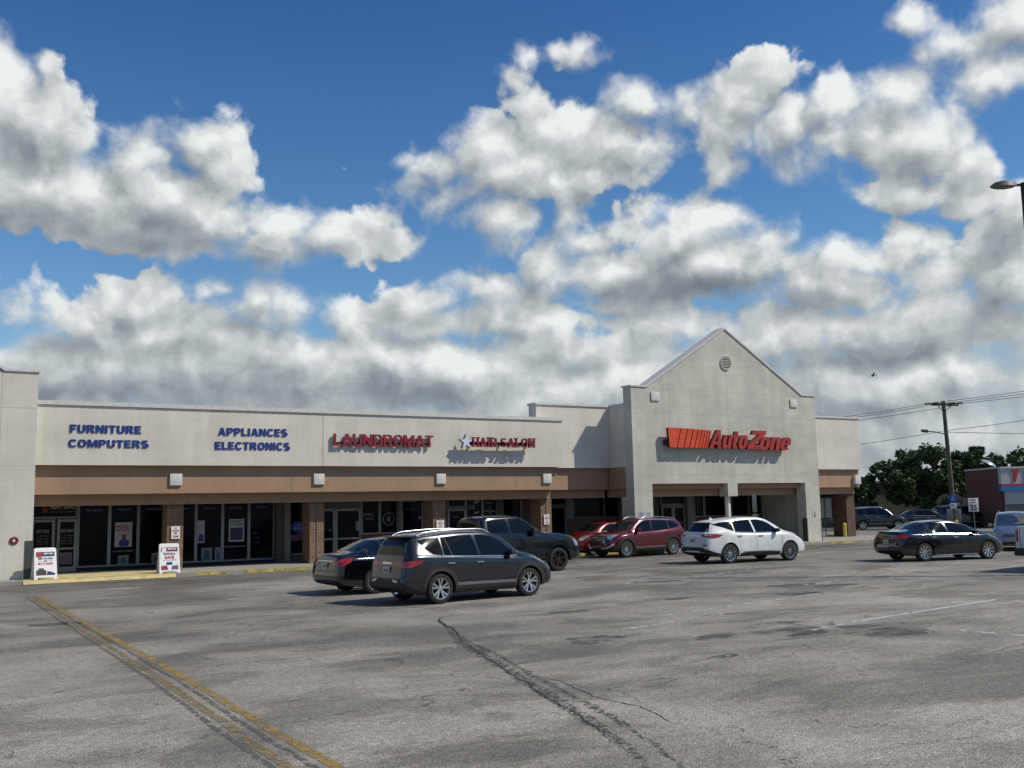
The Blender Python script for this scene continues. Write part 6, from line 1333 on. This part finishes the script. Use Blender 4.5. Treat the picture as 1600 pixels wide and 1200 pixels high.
wires('power_line',[((46.0,49.3,5.0),(la.x,la.y,la.z+.25),.15),((la.x,la.y,la.z+.25),(69.0,34.3,8.4),.15),((la.x,la.y,la.z+.15),(69,34.3,6.3),.12)],'thin lower wires crossing behind the utility pole at lamp height')
wires('power_line',[((49.5,47.6,4.25),(62.5,53.5,5.1),.1)],'short wire between the right wing and the tree')
LP=(27.83,16.6,0); LZ=11.38
r=empty('light_pole',LP); tag(r,'dark parking lot light pole with a flat lamp head, top right corner','street lamp'); m_=MB(); m_.tube([(LP[0],LP[1],0),(LP[0],LP[1],.7),(LP[0],LP[1],.701),(LP[0],LP[1],LZ+.06)],[.28,.28,.13,.10],12); m_.build('pole',M_clad,r,smooth=40)
m_=MB(); m_.tube([(LP[0],LP[1],LZ),(LP[0]-.24,LP[1]+.15,LZ)],.04,6); ar=m_.build('lamp_arm',M_clad,r)
m_=MB(); hd=[]; 
for t_,w_,h0,h1 in ((0,.05,-.02,.02),(.10,.12,-.035,.055),(.25,.155,-.04,.075),(.42,.12,-.035,.05),(.52,.05,-.02,.0)):
    hd.append([(-t_,-w_,h0),(-t_,w_,h0),(-t_,w_*.8,h1),(-t_,-w_*.8,h1)])
m_.add([p for q in hd for p in q],[(0,1,2,3),(19,18,17,16)]+[(i*4+k,(i+1)*4+k,(i+1)*4+(k+1)%4,i*4+(k+1)%4) for i in range(4) for k in range(4)]); me=m_.mesh('lamp_head')
bm=bmesh.new(); bm.from_mesh(me); bmesh.ops.recalc_face_normals(bm,faces=bm.faces); bmesh.ops.subdivide_edges(bm,edges=bm.edges[:],cuts=1,smooth=.3); bm.to_mesh(me); bm.free()
me.transform(Matrix.Translation((LP[0]-.2,LP[1]+.13,LZ))@Matrix.Rotation(R(-32),4,'Z')@Matrix.Scale(1.42,4)); link('lamp_head',me,plain('lamp_grey',(.16,.155,.14),.5,.3),ar,smooth=40)
# ================================================================ TREES
def leafmat(name,c1,c2):
    m,t,g,b=pbsdf(name); oi=g.n('ShaderNodeTexCoord').outputs['Object']; n=g.noise(oi,1.1,4,.6); n2=g.noise(oi,7,2,.6)
    t.links.new(g.mix(g.m('MULTIPLY_ADD',n2,.5,g.m('MULTIPLY',n,.5)),(*c1,1),(*c2,1)),b.inputs['Base Color']); b.inputs['Roughness'].default_value=.65; b.inputs['Specular IOR Level'].default_value=.2
    b.inputs['Transmission Weight'].default_value=0; return m
M_leaf=leafmat('leaf_green',(.034,.062,.026),(.115,.165,.062)); M_leaf2=leafmat('leaf_dark',(.028,.052,.022),(.085,.13,.05)); M_bark=plain('bark',(.085,.07,.055),.9,var=.25,scale=5,bump=.4)
def tree(name,x,y,clumps,trunk,n,label,cat='tree',leaf=.30,mat=None,seed=1,group='trees beyond the street',flat=.75):
    rnd=random.Random(seed); r=empty(name,(x,y,0)); tag(r,label,cat,group)
    V=[];F=[]
    vol=[c[3]*c[3] for c in clumps]; tot=sum(vol)
    for c,v_ in zip(clumps,vol):
        k=int(n*v_/tot); cx,cy,cz,cr=c; subs=[]
        for _ in range(max(6,int(cr*5))):
            a=rnd.uniform(0,6.283); ph=math.acos(rnd.uniform(-.75,1)); rr_=cr*rnd.uniform(.55,1.0)
            subs.append((cx+rr_*math.sin(ph)*math.cos(a),cy+rr_*math.sin(ph)*math.sin(a),cz+rr_*flat*math.cos(ph),cr*rnd.uniform(.16,.34)))
        for _ in range(k):
            s_=rnd.choice(subs); u=Vector((rnd.gauss(0,1),rnd.gauss(0,1),rnd.gauss(0,.7))); u=u.normalized()*s_[3]*rnd.uniform(.3,1.25)**.8
            p=Vector(s_[:3])+u; a=Vector((rnd.gauss(0,1),rnd.gauss(0,1),rnd.gauss(0,.5))).normalized(); b_=a.cross(Vector((rnd.gauss(0,1),rnd.gauss(0,1),rnd.gauss(0,1)))).normalized()
            s2=leaf*rnd.uniform(.45,1.0); a*=s2; b_*=s2*.55; i=len(V); V+= [tuple(p-a),tuple(p+b_*.8-a*.1),tuple(p+a),tuple(p-b_*.8+a*.1)]; F.append((i,i+1,i+2,i+3))
    me=bpy.data.meshes.new('crown'); me.from_pydata(V,[],F); me.update(); link('crown',me,mat or M_leaf,r,shift=False)
    m_=MB(); th,tr=trunk; m_.tube([(0,0,0),(.1,.05,th*.5),(0,0,th)],[tr*1.25,tr,tr*.8],9)
    for c in clumps[:7]:
        m_.tube([(0,0,th*.8),(c[0]*.45,c[1]*.45,th+(c[2]-th)*.5),(c[0]*.9,c[1]*.9,c[2])],[tr*.6,tr*.4,tr*.12],6)
    m_.build('trunk',M_bark,r,smooth=40,shift=False)
    return r
# crown lobes are given across the line of sight (u) and height
U=Vector((.857,-.516)); V_=Vector((.516,.857))
def lobes(L): return [(U.x*u+V_.x*d,U.y*u+V_.y*d,z,r_) for u,d,z,r_ in L]
tree('broad_tree',78.6,58.0,lobes([(0,0,4.9,2.6),(-2.8,0,4.2,2.3),(-4.6,.5,3.4,1.8),(2.3,.5,4.8,2.2),(-1.2,-1,3.2,2.2),(1.5,-1,3.3,1.9),(-3.2,-1,2.6,1.5),(.4,1.5,5.8,1.5),(-5.6,0,2.3,1.3),(-2.0,.8,5.6,1.5),(3.6,-.5,3.7,1.5),(-6.4,0,2.9,1.3),(-4.2,0,4.6,1.3),(.4,-1,2.4,2.0)]),(2.2,.34),26000,'broad dark green tree with the widest crown, left of the utility pole',seed=3)
tree('broad_tree',83.6,56.2,lobes([(0,0,5.0,2.0),(-1.8,0,5.1,1.6),(1.7,0,4.2,1.7),(0,0,3.2,1.9),(2.6,0,3.2,1.4),(-.6,0,6.1,1.1)]),(2.2,.26),14000,'tree with a slightly lighter crown just right of the utility pole',seed=8,mat=M_leaf)
tree('broad_tree',98,63,lobes([(-2.5,0,5.0,1.9),(0,0,5.2,2.0),(2.6,0,5.8,2.2),(-1,0,3.6,2.2),(2,0,3.8,2.2)]),(2.4,.26),7000,'dark tree rising behind the left part of the red brick store roof',seed=12,mat=M_leaf2)
tree('broad_tree',104,58.5,lobes([(-2.5,0,6.0,2.0),(0,0,6.6,2.4),(2.6,0,6.0,2.4),(0,0,4.2,2.6)]),(2.4,.3),7000,'tall dark tree behind the red brick store at the right edge',seed=15,mat=M_leaf2)
tree('small_tree',71.2,61.2,lobes([(0,0,3.5,1.3),(-1.2,0,3.0,1.2),(1.1,0,2.9,1.1),(.3,0,4.1,.9)]),(2.1,.12),3600,'small tree with a thin trunk between the right wing and the big tree',seed=21,mat=M_leaf2,leaf=.26)
tree('small_tree',69.6,66.5,lobes([(0,0,3.2,1.8),(-2.2,0,3.0,1.7),(1.8,0,3.4,1.5),(0,0,1.8,1.6),(-2,0,1.5,1.4)]),(1.4,.16),4500,'dark bushy tree seen through the opening under the right wing',seed=25,mat=M_leaf2)
def hedge():
    rnd=random.Random(5); V=[];F=[]
    for _ in range(26000):
        t_=rnd.random(); p=Vector((60+70*t_,96-44*t_,0)); p+=Vector((rnd.uniform(-2,2),rnd.uniform(-2,2),0)); z=rnd.random()**.6*(3.4+1.3*math.sin(t_*23)+.9*math.sin(t_*61+1)); p.z=z
        a=Vector((rnd.gauss(0,1),rnd.gauss(0,1),rnd.gauss(0,1))).normalized()*.5; b_=a.cross(Vector((rnd.gauss(0,1),rnd.gauss(0,1),rnd.gauss(0,1)))).normalized()*.3; i=len(V); V+=[tuple(p-a),tuple(p+b_),tuple(p+a),tuple(p-b_)]; F.append((i,i+1,i+2,i+3))
    me=bpy.data.meshes.new('h'); me.from_pydata(V,[],F); o=link('tree_line',me,M_leaf2); tag(o,'far line of dark green trees closing the view behind the buildings','trees',kind='stuff')
hedge()
# ================================================================ FAR CARS
def copy_car(src,x,y,az,label):
    def cp(o,par):
        c=o.copy(); COL.objects.link(c)
        for k in ('label','category','group'):
            if k in c.keys() and par is not None: del c[k]
        c.parent=par
        for ch in o.children: cp(ch,c)
        return c
    r=cp(src['root'],None); r.location=(x,y,.014); r.rotation_euler=(0,0,R(90-az)); r['label']=label; r['group']='cars parked across the street'; return r
copy_car(car_cor,60.4,53.8,122,'dark blue car across the street seen through the opening under the right wing')
copy_car(car_grey,63.0,51.4,121,'dark SUV parked across the street just right of the last brick column')
copy_car(car_son,66.2,49.6,121,'black sedan parked across the street below the small tree')
copy_car(car_grey,69.4,48.6,123,'second dark SUV across the street, between the black sedan and the silver car')
copy_car(car_van,73.0,48.6,300,'silver car parked across the street behind the dark sedan roof').scale=(.92,.92,.92)
# ================================================================ BIRD
r=MB(); bx,by,bz=49.35,39.78,9.66
r.tube([(-.16,0,0),(-.08,0,.0),(.02,0,.01),(.10,0,.03),(.17,0,.03)],[.015,.045,.055,.035,.008],8)
r.add([(.05,.03,.02),(-.07,.03,.01),(-.12,.24,.10),(-.05,.36,.06),(.04,.22,.11),(.05,.03,.035),(-.07,.03,.025),(-.12,.24,.112),(-.05,.36,.068),(.04,.22,.122)],[(0,1,2,3,4),(9,8,7,6,5),(0,4,9,5),(1,6,7,2)])
r.add([(.05,-.03,.02),(-.07,-.03,.01),(-.12,-.24,.10),(-.05,-.36,.06),(.04,-.22,.11),(.05,-.03,.035),(-.07,-.03,.025),(-.12,-.24,.112),(-.05,-.36,.068),(.04,-.22,.122)],[(4,3,2,1,0),(5,6,7,8,9),(0,5,9,4),(1,2,7,6)])
r.add([(-.14,0,.0),(-.26,.05,.0),(-.26,-.05,.0),(-.14,0,.01),(-.26,.05,.01),(-.26,-.05,.01)],[(0,1,2),(5,4,3)])
bo=r.build('bird',M_blk); bo.location=(bx,by,bz); bo.scale=(.7,.7,.7); bo.rotation_euler=(R(25),0,R(150)); tag(bo,'small dark bird flying to the right of the gable','bird')
